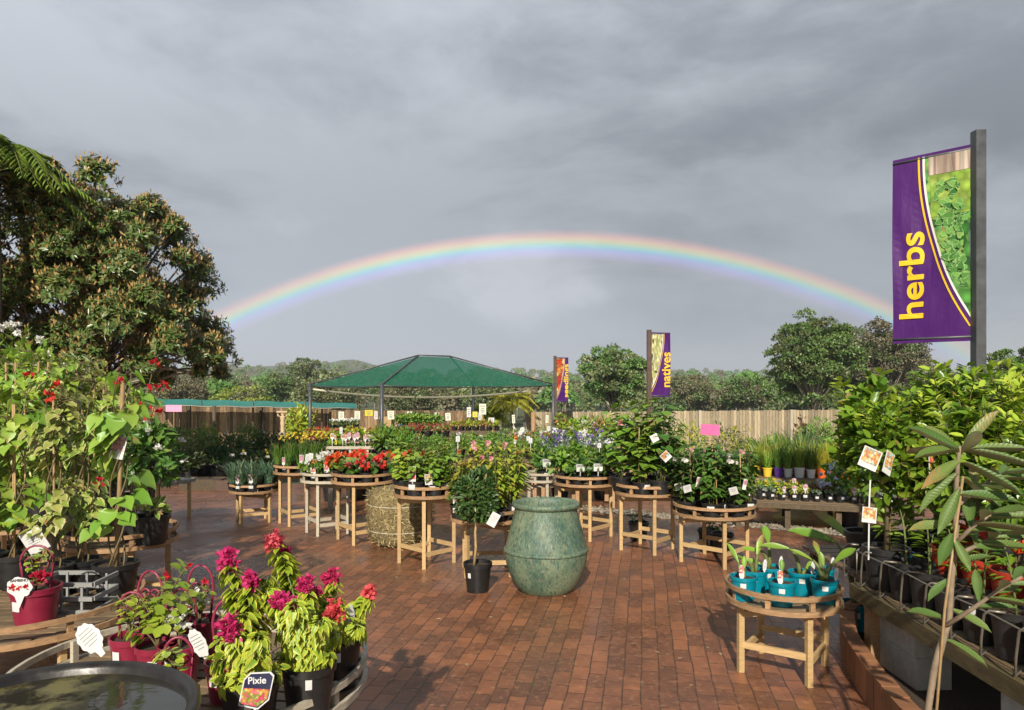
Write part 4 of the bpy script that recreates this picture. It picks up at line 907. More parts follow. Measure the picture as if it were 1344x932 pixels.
t = MB(); disc(t, .366, .752, 48); obj('water', t.mesh('water', wm), root)

# ------------------------------------------------------------------ right bench on concrete blocks, brick edging
root = thing('long_bench', 'long low timber bench of citrus pots along the right', 'bench', (2.08, .3, 0)); zbR = .46; y1 = 4.5
t = MB()
for i in range(13): box(t, (.06 + i * .115, (y1 - .3) / 2, zbR - .02), (.1, y1 - .3, .025), 0, 0, np.tile([[RNG.random() * .5, 0, 0]], (8, 1)))
obj('bench_top', t.mesh('bench_top', M['slat_wood']), root)
shaded_moss = surf('shaded_mossy_wood', (.065, .05, .022), (.12, .09, .034), .8, 6, (6, 2, 6), bmp=.3)  # base colour darkened to carry the shade on the front and end boards
t = MB(); box(t, (-.012, (y1 - .3) / 2, zbR - .055), (.04, y1 - .3 + .05, .085)); obj('front_board', t.mesh('front_board', shaded_moss), root)
t = MB(); box(t, (.75, y1 - .3 + .02, zbR - .055), (1.5, .04, .085)); obj('end_board', t.mesh('end_board', shaded_moss), root)
for yy in (y1 - .42,):
    t = MB(); box(t, (.05, yy, (zbR - .1) / 2), (.08, .08, zbR - .1)); obj('leg', t.mesh('leg', M['ring_wood']), root)
wr = MB(); tube(wr, [(-.02, y, zbR + .20 + .004 * sin(y * 9)) for y in np.linspace(.1, y1 - .35, 30)], .0045, 5)
for i in range(18):
    y = .35 + i * .225; tube(wr, [(.02, y + .15, zbR + .03), (-.02, y + .15, zbR + .0), (-.024, y + .14, zbR + .08), (-.024, y + .12, zbR + .19), (-.02, y + .09, zbR + .215), (.03, y + .06, zbR + .215)], .006, 6)
tube(wr, [(-.02, y1 - .35, zbR - .02), (-.02, y1 - .35, zbR + .2), (.02, y1 - .33, zbR + .215), (.3, y1 - .33, zbR + .21)], .006, 6)
obj('wire_rail', wr.mesh('wire_rail', M['wire']), root)
def cblock(label, x, y, z, rz=0):
    t = MB(); a, b, c = .19, .39, .188
    v = np.array([(sx_ * (a / 2 - e), sy_ * (b / 2 - e), sz_) for sz_, e in ((0, .006), (.006, 0), (c - .006, 0), (c, .006)) for sx_, sy_ in ((-1, -1), (1, -1), (1, 1), (-1, 1))])
    f = [(0, 3, 2, 1), (12, 13, 14, 15)] + [(4 * i + j, 4 * i + (j + 1) % 4, 4 * i + 4 + (j + 1) % 4, 4 * i + 4 + j) for i in range(3) for j in range(4)]
    t.add(v, f, 0); o = obj('concrete_block', t.mesh('concrete_block', M['block']), None, (x, y, z), rz); tag(o, label, 'block', 'concrete blocks under the bench')
for y, nm in ((4.17, 'farther'), (3.07, 'nearer')):
    cblock(f'bottom grey concrete block of the {nm} stack under the citrus bench', 2.245, y, 0, .04); cblock(f'top grey concrete block of the {nm} stack under the citrus bench', 2.24, y, .189, .02)
kb = MB(); brick_m = surf('edging_brick', (.30, .12, .055), (.20, .10, .04), .75, 10, perpiece=.3, bmp=.3)
pts = np.array([(1.62, 1.5), (1.70, 2.5), (1.78, 3.2), (1.86, 3.8), (1.99, 4.4), (2.2, 4.9), (2.55, 5.25), (3.1, 5.5), (4.2, 5.7)])
tt = np.linspace(0, 1, 400); q = np.linspace(0, 1, len(pts)); cxs = np.interp(tt, q, pts[:, 0]); cys = np.interp(tt, q, pts[:, 1]); kk = np.ones(31) / 31
cxs[15:-15] = np.convolve(cxs, kk, 'valid'); cys[15:-15] = np.convolve(cys, kk, 'valid')
s_ = np.concatenate([[0], np.cumsum(np.hypot(np.diff(cxs), np.diff(cys)))])
for sd in np.arange(.05, s_[-1] - .05, .118):
    x, y = np.interp(sd, s_, cxs), np.interp(sd, s_, cys); x2, y2 = np.interp(sd + .02, s_, cxs), np.interp(sd + .02, s_, cys); an = math.atan2(y2 - y, x2 - x)
    z = .093 + RNG.normal(0, .003); box(kb, (x, y, z), (.112, .085, .19), an + RNG.normal(0, .008))
o = obj('kerb', kb.mesh('kerb', brick_m)); o['kind'] = 'structure'
# dark bed soil behind the kerb
t = MB(); V = []; idx = range(0, 400, 8)
for i in idx: V += [(cxs[i], cys[i], .02), (max(cxs[i], 4.8), cys[i], .02)]
t.add(V, np.array([(2 * i, 2 * i + 1, 2 * i + 3, 2 * i + 2) for i in range(len(V) // 2 - 1)])); o = obj('garden_bed_ground', t.mesh('garden_bed_ground', M['soil'])); o['kind'] = 'structure'

# ------------------------------------------------------------------ signs on stakes
def sign(label, px, py, Y, w_, h_, mat, stake_to=None, tilt=0., prints=True, cat='sign'):
    z = Zp(py, Y); g = gz(Y) if stake_to is None else stake_to; root = thing('price_sign', label, cat, (X(px, Y), Y, g), RNG.normal(0, .12), 'signs on stakes among the plants')
    t = MB(); box(t, (0, .008, (z - g) / 2), (.016, .008, z - g)); obj('stake', t.mesh('stake', M['pale_wood']), root)
    t = MB(); c, s = cos(tilt), sin(tilt); v = np.array([(sx_ * w_ / 2 * c - sz_ * h_ / 2 * s, sy_, sx_ * w_ / 2 * s + sz_ * h_ / 2 * c) for sy_ in (-.003, .003) for sx_, sz_ in ((-1, -1), (1, -1), (1, 1), (-1, 1))]); v[:, 2] += z - g
    t.add(v, BOXF, 0); b_ = obj('board', t.mesh('board', M[mat]), root)
    if prints:
        t = MB()
        for i, (zz, ww) in enumerate(((.28, .7), (.05, .5), (-.12, .62), (-.28, .4))):
            v = np.array([(sx_ * w_ * ww / 2 * c - (zz * h_ + sz_ * h_ * .045) * s, -.0045, sx_ * w_ * ww / 2 * s + (zz * h_ + sz_ * h_ * .045) * c + z - g) for sx_, sz_ in ((-1, -1), (1, -1), (1, 1), (-1, 1))]); t.add(v, [(0, 1, 2, 3)])
        obj('print', t.mesh('print', M['print_grey']), b_)
    return root
for i, (px, py, Y, w_, h_, mt, tl) in enumerate(((448, 545, 19.5, .15, .19, 'sign_cream', 0), (469, 545, 19.5, .14, .21, 'sign_cream', 0), (484, 542, 19.5, .2, .15, 'yellow_tag', 0), (493.5, 545, 19.6, .09, .21, 'white_tag', 0),
        (513, 545, 19.2, .17, .22, 'sign_cream', .06), (537.5, 546, 19.4, .12, .24, 'sign_cream', 0), (573, 546, 19.8, .14, .18, 'sign_cream', 0), (588, 547, 19.8, .14, .2, 'sign_cream', .08), (615.5, 541, 18, .1, .24, 'white_tag', 0), (623.5, 544, 18, .12, .13, 'yellow_tag', 0),
        (630, 546.5, 18, .08, .18, 'white_tag', 0), (633.5, 537, 17.6, .17, .25, 'sign_cream', 0), (645, 552, 17, .13, .13, 'white_tag', 0), (674, 550, 15, .06, .17, 'sign_cream', .05), (718, 550, 16, .06, .16, 'sign_cream', -.05), (549, 575, 12, .06, .12, 'white_tag', 0), (764.5, 573, 12.2, .15, .2, 'sign_cream', .03))):
    nm = {'sign_cream': 'cream', 'yellow_tag': 'yellow', 'white_tag': 'white'}[mt]; wh = ['leftmost', 'second', 'third', 'fourth', 'fifth', 'sixth', 'seventh', 'eighth', 'ninth', 'tenth', 'eleventh', 'twelfth', 'thirteenth', 'fourteenth', 'fifteenth'][min(i, 14)]
    lab = f'{nm} sign on a stake, {wh}{"" if i == 0 else " from left"} in the row under the canopy' if i < 13 else ['small narrow cream sign left of the brown timber post', 'small cream sign just right of the brown timber post', 'little white card above the clipped dark bushes', 'cream sign on a stake above the purple flowers'][i - 13]
    sign(lab, px, py, Y, w_, h_, mt, tilt=tl)
sign('bright pink sign on a stake above the large leaved plants', 932, 564, 8.1, .2, .115, 'sign_pink', .5, -.06, False)
sign('pink sign hanging before the dark fence under the teal shade strip', 228, 536, 23.5, .55, .21, 'sign_rose', None, 0, False)
# ------------------------------------------------------------------ pots and small plant pieces
PC = {}
def pot(r, h, mat='black_pot', full=True):
    k = (r, h, mat)
    if k not in PC:
        t = MB(); lathe(t, [(r * .74, 0), (r * .93, h * .84), (r * 1.0, h * .845), (r * 1.02, h * .99), (r * .99, h), (r * .92, h * .99), (r * .9, h * .88)], 20, cap0=True); disc(t, r * .9, h * .88, 16, mat=1)
        PC[k] = t.mesh('pot', [M[mat], M['soil']], 40)
    return PC[k]
def sticker(r, h, a=-pi / 2, w_=.36, hh=.34, z=.66):
    k = ('st', r, h, round(a, 2), w_, z)
    if k not in PC:
        t = MB(); V = []
        for i in range(4):
            b = a + (i - 1.5) / 3 * w_ * 2; rr = r * (.74 + .19 * z / .84) + .004
            V += [(cos(b) * rr, sin(b) * rr, h * (z - hh / 2)), (cos(b) * (rr + r * .02), sin(b) * (rr + r * .02), h * (z + hh / 2))]
        t.add(V, [(2 * i, 2 * i + 2, 2 * i + 3, 2 * i + 1) for i in range(3)]); PC[k] = t.mesh('price_label', M['white_tag'])
    return PC[k]
def card(mb, c, w_, h_, yaw=0., tilt=0., roll=0., m0=0, m1=1, frac=.62, stem=None, rnd=False):
    """a plant label: white card with a printed picture on its face, on an optional stem"""
    def tr(x, y, z):
        x, z = x * cos(roll) - z * sin(roll), x * sin(roll) + z * cos(roll)
        y, z = y * cos(tilt) - z * sin(tilt), y * sin(tilt) + z * cos(tilt)
        return (c[0] + x * cos(yaw) - y * sin(yaw), c[1] + x * sin(yaw) + y * cos(yaw), c[2] + z)
    o_ = [(-.5, -.5), (.5, -.5), (.5, .5), (-.5, .5)] if not rnd else [(-.1, -.55), (.1, -.55)] + [((.44 + .022 * cos(11 * q_)) * cos(q_), .06 + (.44 + .022 * cos(11 * q_)) * sin(q_)) for q_ in np.linspace(-1.25, pi + 1.25, 45)]
    k = len(o_); V = [tr(x * w_, e, z * h_) for e in (-.0012, .0012) for x, z in o_]
    mb.add(V, [tuple(range(k)), tuple(range(2 * k - 1, k - 1, -1))] + [(i, k + i, k + (i + 1) % k, (i + 1) % k) for i in range(k)], m0)
    if frac: mb.add([tr(x * w_ * .43 * 2, -.0026, (z * frac + (.5 - frac * .5) * .86 - .02) * h_) for x, z in ((-.5, -.5), (.5, -.5), (.5, .5), (-.5, .5))], [(0, 1, 2, 3)], m1)
    if not frac and max(w_, h_) > .05:
        for q_, (zz, ww) in enumerate(((.3, .5), (.2, .62), (.1, .55), (0, .6), (-.1, .4))): mb.add([tr(x * w_ * ww, -.0026, (zz + z * .02) * h_) for x, z in ((-.5, -.5), (.5, -.5), (.5, .5), (-.5, .5))], [(0, 1, 2, 3)], 2)
    if stem: 
        p = np.array(tr(0, 0, -h_ * .5)); beam(mb, p, (c[0], c[1] + .01, stem), .008, .002, m0)
def tagm(cards, pr='red'):
    if len(cards) > 1: return [tagm([c], pr) for c in cards]
    t = MB()
    for c in cards: card(t, **c)
    return t.mesh('plant_label', [M['white_tag'], P_LAB[pr] if isinstance(pr, str) else pr, M['print_grey']])

ORD = ['leftmost', 'second from left', 'third from left', 'fourth from left', 'fifth from left', 'sixth from left', 'seventh from left', 'eighth from left', 'ninth from left', 'tenth from left', 'eleventh from left', 'twelfth from left', 'thirteenth from left', 'fourteenth from left']
RW = {1: ['single row'], 2: ['front row', 'back row'], 3: ['front row', 'middle row', 'back row'], 4: ['front row', 'second row', 'third row', 'back row'], 5: ['front row', 'second row', 'middle row', 'fourth row', 'back row']}
def place_rows(rows, protos, name, desc, where, cat, group, jit=.012, sc=(.98, 1.25), rot=None, pick=None, descs=None):
    """rows: list of lists of (x, y, z), nearest row first; every plant is a thing of its own"""
    for ri, row in enumerate(rows):
        row = sorted(row, key=lambda p: p[0] / p[1])
        for ci, p in enumerate(row):
            k = pick(ri, ci, len(row)) if pick else int(RNG.integers(len(protos)))
            od = ORD[ci] if ci < len(row) - 1 or ci == 0 else 'rightmost'
            if len(row) == 1: od = 'alone'
            q = f'{(descs[k] if descs else desc)}, {RW[len(rows)][ri]}, {od}, {where}'
            spawn(protos[k], name, q, cat, (p[0] + RNG.normal(0, jit), p[1] + RNG.normal(0, jit), p[2]), (RNG.uniform(-.5, .5) if rot is None else RNG.uniform(*rot)), RNG.uniform(*sc), group)
def rows_table(key, sp, edge=.07):
    x, y, r, z = TB[key]; rr = r - edge; n = max(1, int(2 * rr / sp) + 1); out = []
    for i in range(n):
        yy = -rr + (2 * rr) * i / max(1, n - 1) if n > 1 else 0.; yy *= .93; hw = math.sqrt(max(rr * rr - yy * yy, 1e-4)); m = max(1, int(2 * hw / sp) + 1)
        out.append([(x + (-hw + 2 * hw * j / (m - 1) if m > 1 else 0), y + yy, z + .002) for j in range(m)])
    return out
def rows_bench(i, nx, ny, d0=.08):
    x0, y0, g, rz, W, dp, h = BN[i]; out = []
    for b in range(ny):
        v = d0 + (dp - 2 * d0) * (b + .5) / ny if ny > 1 else dp / 2
        out.append([(x0 + (W * (a + .5) / nx) * cos(rz) - v * sin(rz), y0 + (W * (a + .5) / nx) * sin(rz) + v * cos(rz), g + h + .002) for a in range(nx)])
    return out
def proto(pr, ph, pm, fol, leafm, flowers=None, stems=None, tags=None, st=None):
    """pot + foliage mesh (+ stems, blooms, plant label, price label on the pot)"""
    out = [('pot', pot(pr, ph, pm), [('price_label', sticker(pr, ph, st))] if st is not None else []), ('foliage', fol.mesh('foliage', leafm))]
    if stems is not None: out.append(('stem', stems[0].mesh('stem', stems[1])))
    if flowers is not None: out.append(('blossoms', flowers[0].mesh('blossoms', flowers[1])))
    for q in (tags if isinstance(tags, list) else [tags] if tags is not None else []): out.append(('plant_label', q))
    return out

# ---- T1 strap leaved silver green plants, white blooms
def strap(H, n, mats, w_=.012, spread=.16, bl=None, nb=3, pr=.065, ph=.085, tags=None, st=None, br=.04, pm='black_pot', droop=.5):
    lm = MB(); a = RNG.random(n) * 2 * pi; b = np.stack([np.cos(a) * br, np.sin(a) * br, np.full(n, ph * .85)], 1)
    blades(lm, b, a + RNG.normal(0, .5, n), H * RNG.uniform(.45, 1.15, n), spread * RNG.uniform(.2, 1, n), w_, 0, droop)
    fl = None
    if bl:
        f = MB(); pts = np.array([(RNG.normal(0, spread * .4), RNG.normal(0, spread * .4), ph + H * RNG.uniform(.8, 1.1)) for _ in range(nb)]); bloom(f, pts, 7, bl[1], bl[1] * .7, 0); fl = (f, L[bl[0]])
    return proto(pr, ph, pm, lm, L[mats], fl, None, tags, st)
tg = tagm([dict(c=(.0, -.062, .14), w_=.04, h_=.085, stem=.06)], 'pink'); tw = tagm([dict(c=(.02, -.06, .13), w_=.035, h_=.07, stem=.06, frac=0)], 'pink')
p1 = [strap(.28, 80, 'blue', .014, .17), strap(.29, 80, 'blue', .014, .17, ('f_white', .03), 2), strap(.25, 70, 'blue', .013, .16, None, 2, tags=tg, st=-1.6), strap(.29, 70, 'blue', .013, .14, ('f_yellow', .026), 1)]
place_rows(rows_table('T1', .12, .05), p1, 'strap_plant', 'blue green strap leaved pot', 'lowest far left table', 'potted plant', 'strap leaved pots', pick=lambda r, c, n: 2 if r == 0 else int(RNG.choice([0, 1, 3])))
p2 = [strap(.30, 60, 'mid', .009, .13), strap(.32, 60, 'mid', .009, .13, ('f_yellow', .022), 5), strap(.27, 60, 'fresh', .009, .14, ('f_yellow', .022), 4), strap(.22, 50, 'mid', .009, .12, tags=tg, st=-1.5)]
place_rows(rows_table('T2', .14), p2, 'strap_plant', 'grassy yellow flowered pot', 'tall second table from left', 'potted plant', 'yellow flowered grassy pots', pick=lambda r, c, n: 3 if r == 0 else int(RNG.choice([0, 1, 1, 2])))
# ---- T3 petunias, T4 geraniums
def mound(rad, n, Lf, W, lmat, bl=None, nb=6, npet=7, pr=.06, ph=.08, tags=None, st=None, pm='black_pot', t=T_S, hz=None, extra=None, flat=1.0, bl2=None):
    lm = MB(); hz = hz or rad * .8; mats = lmat if isinstance(lmat, (list, tuple)) else [lmat]
    for i in range(len(mats)): bush(lm, (0, 0, ph + hz * .45), (rad, rad, hz), n // len(mats), Lf, W, t, i, .3, .3, .8, 6, -.4)
    fl = None
    if bl:
        f = MB(); dd = rand_dir(nb); dd[:, 2] = np.abs(dd[:, 2]) + .35; dd = nrm(dd); pts = dd * (rad * .95, rad * .95, hz * 1.0) + (0, 0, ph + hz * .5); half = nb // 2 if bl2 else nb
        bloom(f, pts[:half], npet, bl[1], bl[1] * .75, 0, up=.3, r=bl[1] * .25)
        if bl2: bloom(f, pts[half:], npet, bl[1], bl[1] * .75, 1, up=.3, r=bl[1] * .25)
        fl = (f, [L[bl[0]]] + ([L[bl2]] if bl2 else []))
    return proto(pr, ph, pm, lm, [L[m] for m in mats], fl, extra, tags, st)
to_ = tagm([dict(c=(.0, -.06, .12), w_=.055, h_=.075, stem=.06, roll=.1)], 'red'); tbl = tagm([dict(c=(0, -.05, .2), w_=.045, h_=.1, stem=.07, frac=0, roll=-.12)])
p3 = [mound(.11, 110, .06, .04, 'fresh', ('f_white', .05), 12, 7), mound(.085, 70, .06, .035, 'mid', None, tags=to_, st=-1.6), mound(.085, 70, .06, .035, 'fresh', ('f_orange', .03), 3, tags=tbl)]
place_rows(rows_table('T3', .14), p3, 'petunia_pot', 'white petunia pot', 'whitish weathered table', 'potted plant', 'pots on the whitish table', pick=lambda r, c, n: 1 if r == 0 else (2 if c == 0 else 0), descs=['white petunia pot', 'green pot with orange label', 'leafy pot with white label'])
p4 = [mound(.10, 80, .065, .055, ['mid', 'fresh'], ('f_red', .045), 9, 14, .065, .09, t=T_OVAL), mound(.095, 80, .06, .05, ['mid', 'blue'], ('f_red', .042), 6, 14, .065, .09, t=T_OVAL), mound(.09, 80, .06, .05, ['mid'], ('f_coral', .03), 3, 10, .065, .09, t=T_OVAL)]
place_rows(rows_table('T4', .145), p4, 'geranium_pot', 'red geranium in black pot', 'table by the straw bale', 'potted plant', 'red geraniums')
# ---- T5 lime hibiscus
def shrublet(H, rad, n, Lf, W, mats, t=T_OVAL, bl=None, nb=2, pr=.075, ph=.11, tags=None, st=None, ns=5, pm='black_pot', npet=6, droop=.35, stake=None, smat='green_stem', lift=.0, bls=1.):
    lm = MB(); sm = MB()
    for i in range(ns):
        a = i * 2.4 + RNG.random(); e = (cos(a) * rad * RNG.uniform(.3, 1), sin(a) * rad * RNG.uniform(.3, 1), ph + H * RNG.uniform(.65, 1.05))
        spray(lm, sm, (cos(a) * .02, sin(a) * .02, ph * .85), e, n // ns, Lf, W, t, int(RNG.integers(len(mats))), .5, droop, .005, .025, .12 + lift)
    if stake: 
        for s in range(stake[0]): a = s * 2.1; tube(sm, [(cos(a) * .04, sin(a) * .04, ph * .5), (cos(a) * .03, sin(a) * .03, ph + stake[1])], .005, 5, 1)
    fl = None
    if bl:
        f = MB(); pts = np.array([(RNG.normal(0, rad * .5), RNG.normal(-.03, rad * .5), ph + H * RNG.uniform(.55, 1.05)) for _ in range(nb)]); bloom(f, pts, npet, bl[1], bl[1] * .85, 0, T_OVAL, .3, .8); fl = (f, L[bl[0]])
    return proto(pr, ph, pm, lm, [L[m] for m in mats], fl, (sm, [M[smat], M['bamboo']]), tags, st)
tr5 = tagm([dict(c=(.01, -.08, .17), w_=.055, h_=.11, stem=.09, frac=.8)], 'red'); tr5b = tagm([dict(c=(-.02, -.08, .15), w_=.07, h_=.09, stem=.09, roll=.1, frac=.6)], 'fruit')
p5 = [shrublet(.27, .14, 120, .07, .05, ['lime', 'fresh'], st=-1.5), shrublet(.29, .14, 120, .07, .05, ['fresh', 'lime'], bl=('f_coral', .045), nb=1), shrublet(.26, .14, 120, .07, .05, ['lime', 'gold'], bl=('f_orange', .04), nb=1), shrublet(.2, .13, 100, .065, .048, ['fresh', 'lime'], tags=tr5, st=-1.57), shrublet(.21, .13, 100, .065, .048, ['lime', 'fresh'], tags=tr5b, st=-1.4)]
place_rows(rows_table('T5', .14, .075), p5, 'hibiscus_pot', 'lime leaved hibiscus', 'tall hibiscus table', 'potted plant', 'lime leaved hibiscus pots', pick=lambda r, c, n: (3 + c % 2) if r == 0 else int(RNG.choice([0, 0, 1, 2])))
# ---- T6 crotons and roses
p6 = [shrublet(.44, .11, 150, .09, .03, ['lime', 'gold'], T_LAN, ns=5, pr=.08, ph=.11, droop=.5), shrublet(.46, .11, 150, .09, .03, ['gold', 'lime', 'fresh'], T_LAN, bl=('f_orange', .035), nb=2, pr=.08, ph=.11, droop=.5), shrublet(.12, .06, 34, .07, .05, ['mid'], bl=('f_crimson', .06), nb=1, npet=16, tags=tr5, st=-1.6, pr=.07, ph=.1), shrublet(.2, .08, 46, .07, .05, ['mid', 'fresh'], tags=tr5b, st=-1.5), shrublet(.42, .11, 150, .085, .03, ['gold', 'lime'], T_LAN, bl=('f_pink', .035), nb=2, pr=.08, ph=.11, droop=.5, st=-1.2)]
place_rows(rows_table('T6', .15, .075), p6, 'croton_pot', 'lime croton', 'croton table', 'potted plant', 'pots on the croton table', pick=lambda r, c, n: (2 if c == 0 else 3 if c < n - 2 else 4) if r == 0 else (2 if c == 0 and r < 2 else int(RNG.choice([0, 1, 4]))), descs=['tall lime croton', 'golden orange flowered croton', 'red rose pot with red label', 'green pot with fruit label', 'golden pink flowered croton'])
# ---- T7 dark seedlings with white labels; narrow grey table
t7 = tagm([dict(c=(0, -.07, .17), w_=.085, h_=.07, stem=.08, frac=.35)], M['print_grey'])
p7 = [mound(.12, 170, .065, .035, ['mid', 'fresh'], pr=.065, ph=.09, t=T_LAN, hz=.17), mound(.12, 160, .065, .035, ['mid', 'fresh'], ('f_white', .014), 3, 5, .065, .09, t=T_LAN, hz=.17), mound(.095, 90, .06, .035, ['deep', 'mid'], pr=.065, ph=.09, t=T_LAN, hz=.14, tags=t7, st=-1.57)]
place_rows(rows_table('T7', .135), p7, 'leafy_pot', 'dense dark leafy pot', 'table right behind the urn', 'potted plant', 'dense leafy pots', pick=lambda r, c, n: 2 if r == 0 else int(RNG.choice([0, 0, 1])))
place_rows(rows_table('TB', .16), [p7[0], p7[2]], 'leafy_pot', 'dense dark leafy pot', 'narrow greyish table', 'potted plant', 'dense leafy pots')
# ---- T8 large leaved tall plants
t8 = tagm([dict(c=(.02, -.16, .32), w_=.07, h_=.07, roll=.75, stem=None, frac=.6), dict(c=(-.06, -.12, .46), w_=.06, h_=.06, roll=.5, frac=0)], 'fruit'); t8b = tagm([dict(c=(-.04, -.15, .24), w_=.07, h_=.07, roll=.3, frac=0, tilt=.3), dict(c=(.05, -.17, .3), w_=.03, h_=.09, frac=.5, roll=-.2)], 'pink')
p8 = [shrublet(0.57, .19, 124, .105, .098, ['mid', 'fresh'], T_HEART, pr=.09, ph=.12, ns=4, droop=.45, stake=(2, .5), st=-1.57, lift=.0), shrublet(0.63, .19, 132, .105, .098, ['fresh', 'mid'], T_HEART, pr=.09, ph=.12, ns=4, droop=.45, stake=(1, .6), tags=t8, lift=.0), shrublet(0.53, .19, 120, .105, .098, ['mid', 'deep', 'fresh'], T_HEART, bl=('f_yellow', .04), nb=1, pr=.09, ph=.12, ns=4, droop=.45, tags=t8b, st=-1.6, lift=.0), shrublet(0.61, .19, 120, .105, .098, ['mid', 'fresh'], T_HEART, bl=('f_pink', .04), nb=2, pr=.09, ph=.12, ns=4, droop=.45)]
place_rows(rows_table('T8', .17, .08), p8, 'large_leaved_plant', 'tall large leaved green pot', 'large leaved plant table', 'potted plant', 'tall large leaved pots', pick=lambda r, c, n: [0, 1, 2, 0][c % 4] if r == 0 else int(RNG.choice([1, 2, 3])))
p9 = [shrublet(.46, .17, 170, .075, .066, ['mid', 'deep'], T_HEART, pr=.085, ph=.11, ns=5, droop=.5, stake=(1, .42), st=-1.57), shrublet(.5, .17, 170, .075, .066, ['mid', 'deep'], T_HEART, bl=('f_white', .035), nb=2, pr=.085, ph=.11, ns=5, droop=.5, stake=(1, .44), tags=t8b), shrublet(.44, .17, 170, .075, .066, ['mid', 'deep'], T_HEART, bl=('f_pink', .03), nb=3, pr=.085, ph=.11, ns=5, droop=.5, stake=(2, .4), st=-1.5)]
place_rows(rows_table('T9', .165, .08), p9, 'staked_vine', 'dark green vine on stakes', 'lower right vine table', 'potted plant', 'dark green staked vines')
# ---- TA teal pots with paddle leaves
def paddle(leafspec, lab, pr=.077, ph=.135):
    lm = MB(); sm = MB()
    for az, lean, hgt, l, w_, kink in leafspec:
        o_ = np.array((cos(az), sin(az), 0)); b = o_ * .012 + (0, 0, ph * .85); tp = b + o_ * lean + np.array((0, 0, hgt)); tube(sm, bez(b, b + np.array((0, 0, hgt * .6)), tp, 5), [.013, .012, .011, .01, .006], 7)
        leaves(lm, [tp - (0, 0, .01)], [o_ * kink + np.array((0, 0, .8 - kink * .5))], [np.array((0, -.5, .6)) - o_ * .8], [l], [w_], T_LOQ)
    t = MB()
    for c in lab: card(t, **c)
    return [('pot', pot(pr, ph, 'teal_pot'), [('price_label', sticker(pr, ph, -1.9, .22, .2, .68))]), ('foliage', lm.mesh('foliage', L['fresh'])), ('stem', sm.mesh('stem', M['green_stem'])), ('plant_label', t.mesh('plant_label', [M['white_tag'], P_LAB['red'], M['print_grey']]))]
lb1 = [dict(c=(.045, -.05, .165), w_=.026, h_=.085, rnd=True, frac=0, roll=-.1)]; lb2 = [dict(c=(-.03, -.06, .16), w_=.034, h_=.1, rnd=True, frac=.4, roll=.05)]
tz = TB['TA'][3]
for px, Y, spec, lb, lab in ((976, 4.28, [(2.6, .02, .10, .15, .055, .25), (1.2, .02, .06, .09, .04, .2)], lb2, 'teal pot with one upright leaf, leftmost on the low front table'), (990, 4.42, [(.3, .01, .12, .15, .06, .15), (3.5, .03, .08, .1, .045, .6)], lb1, 'teal pot with a tall leaf, second from left on the low table'),
        (1011, 4.5, [(1.5, .03, .17, .15, .07, .4), (3.4, .05, .13, .14, .06, .9), (2.9, .04, .04, .12, .06, .9)], lb1, 'teal pot with three wavy leaves, at the back of the low table'), (1026, 4.17, [(1.2, .01, .08, .08, .04, .2)], lb2, 'teal pot with a stub and red printed label, front of the low table'),
        (1052, 4.38, [(3.1, .05, .17, .19, .07, 1.0), (.4, .02, .03, .1, .05, .5)], lb1, 'teal pot with a leaf reaching left, right of centre on the low table'), (1082, 4.22, [(2.6, .05, .13, .15, .05, .7), (.35, .06, .12, .20, .075, .7), (1.7, .0, .10, .1, .05, .2)], lb1, 'teal pot with a leaf reaching right, rightmost front of the low table'), (1078, 4.47, [(1.6, .02, .10, .12, .05, .4)], lb1, 'teal pot half hidden behind the rightmost one on the low table')):
    spawn(paddle([(a_, b_, c_ * .9, d_ * .92, e_ * .72, f_) for a_, b_, c_, d_, e_, f_ in spec], lb), 'strelitzia_pot', lab, 'potted plant', (X(px, Y), Y, tz + .002), 0, 1, 'teal pots on the low table')
# ---- ball topiary on the paving
lm = MB(); bush(lm, (0, 0, .76), (.185, .185, .205), 1500, .055, .022, T_LAN, 0, .72, .3, .7, 14, -1); sm = MB(); tube(sm, [(-.03, 0, .2), (-.015, 0, .35), (-.02, 0, .48), (0, 0, .60), (.01, 0, .72)], [.012, .0105, .010, .010, .009], 8)
tp = MB(); card(tp, (.13, -.15, .60), .07, .11, 0, 0, -.5, frac=0)
spawn([('pot', pot(.115, .235), [('price_label', sticker(.115, .235, -2.2, .13, .17, .62))]), ('foliage', lm.mesh('foliage', L['deep'])), ('stem', sm.mesh('stem', M['bamboo'])), ('plant_label', tp.mesh('plant_label', [M['white_tag'], P_LAB['pink'], M['print_grey']]))], 'ball_topiary', 'ball shaped topiary on a bare stem in a black pot on the paving', 'topiary', (X(627, 5.95), 5.95, 0))
# black pots standing under tables
for px, Y, lab, hh in ((838, 7.9, 'black pot with a thin stick under the large leaved plant table', .5), (930, 7.5, 'black pot standing under the dark vine table', .1), (948, 7.3, 'second black pot under the dark vine table', .05)):
    sm = MB(); tube(sm, [(0, 0, .15), (.01, 0, .15 + hh)], .006, 5); lm = MB(); bush(lm, (0, 0, .22), (.07, .07, .05), 25, .05, .025)
    spawn([('pot', pot(.11, .2)), ('stem', sm.mesh('stem', M['stem'])), ('foliage', lm.mesh('foliage', L['mid']))], 'black_pot', lab, 'pot', (X(px, Y), Y, gz(Y)))

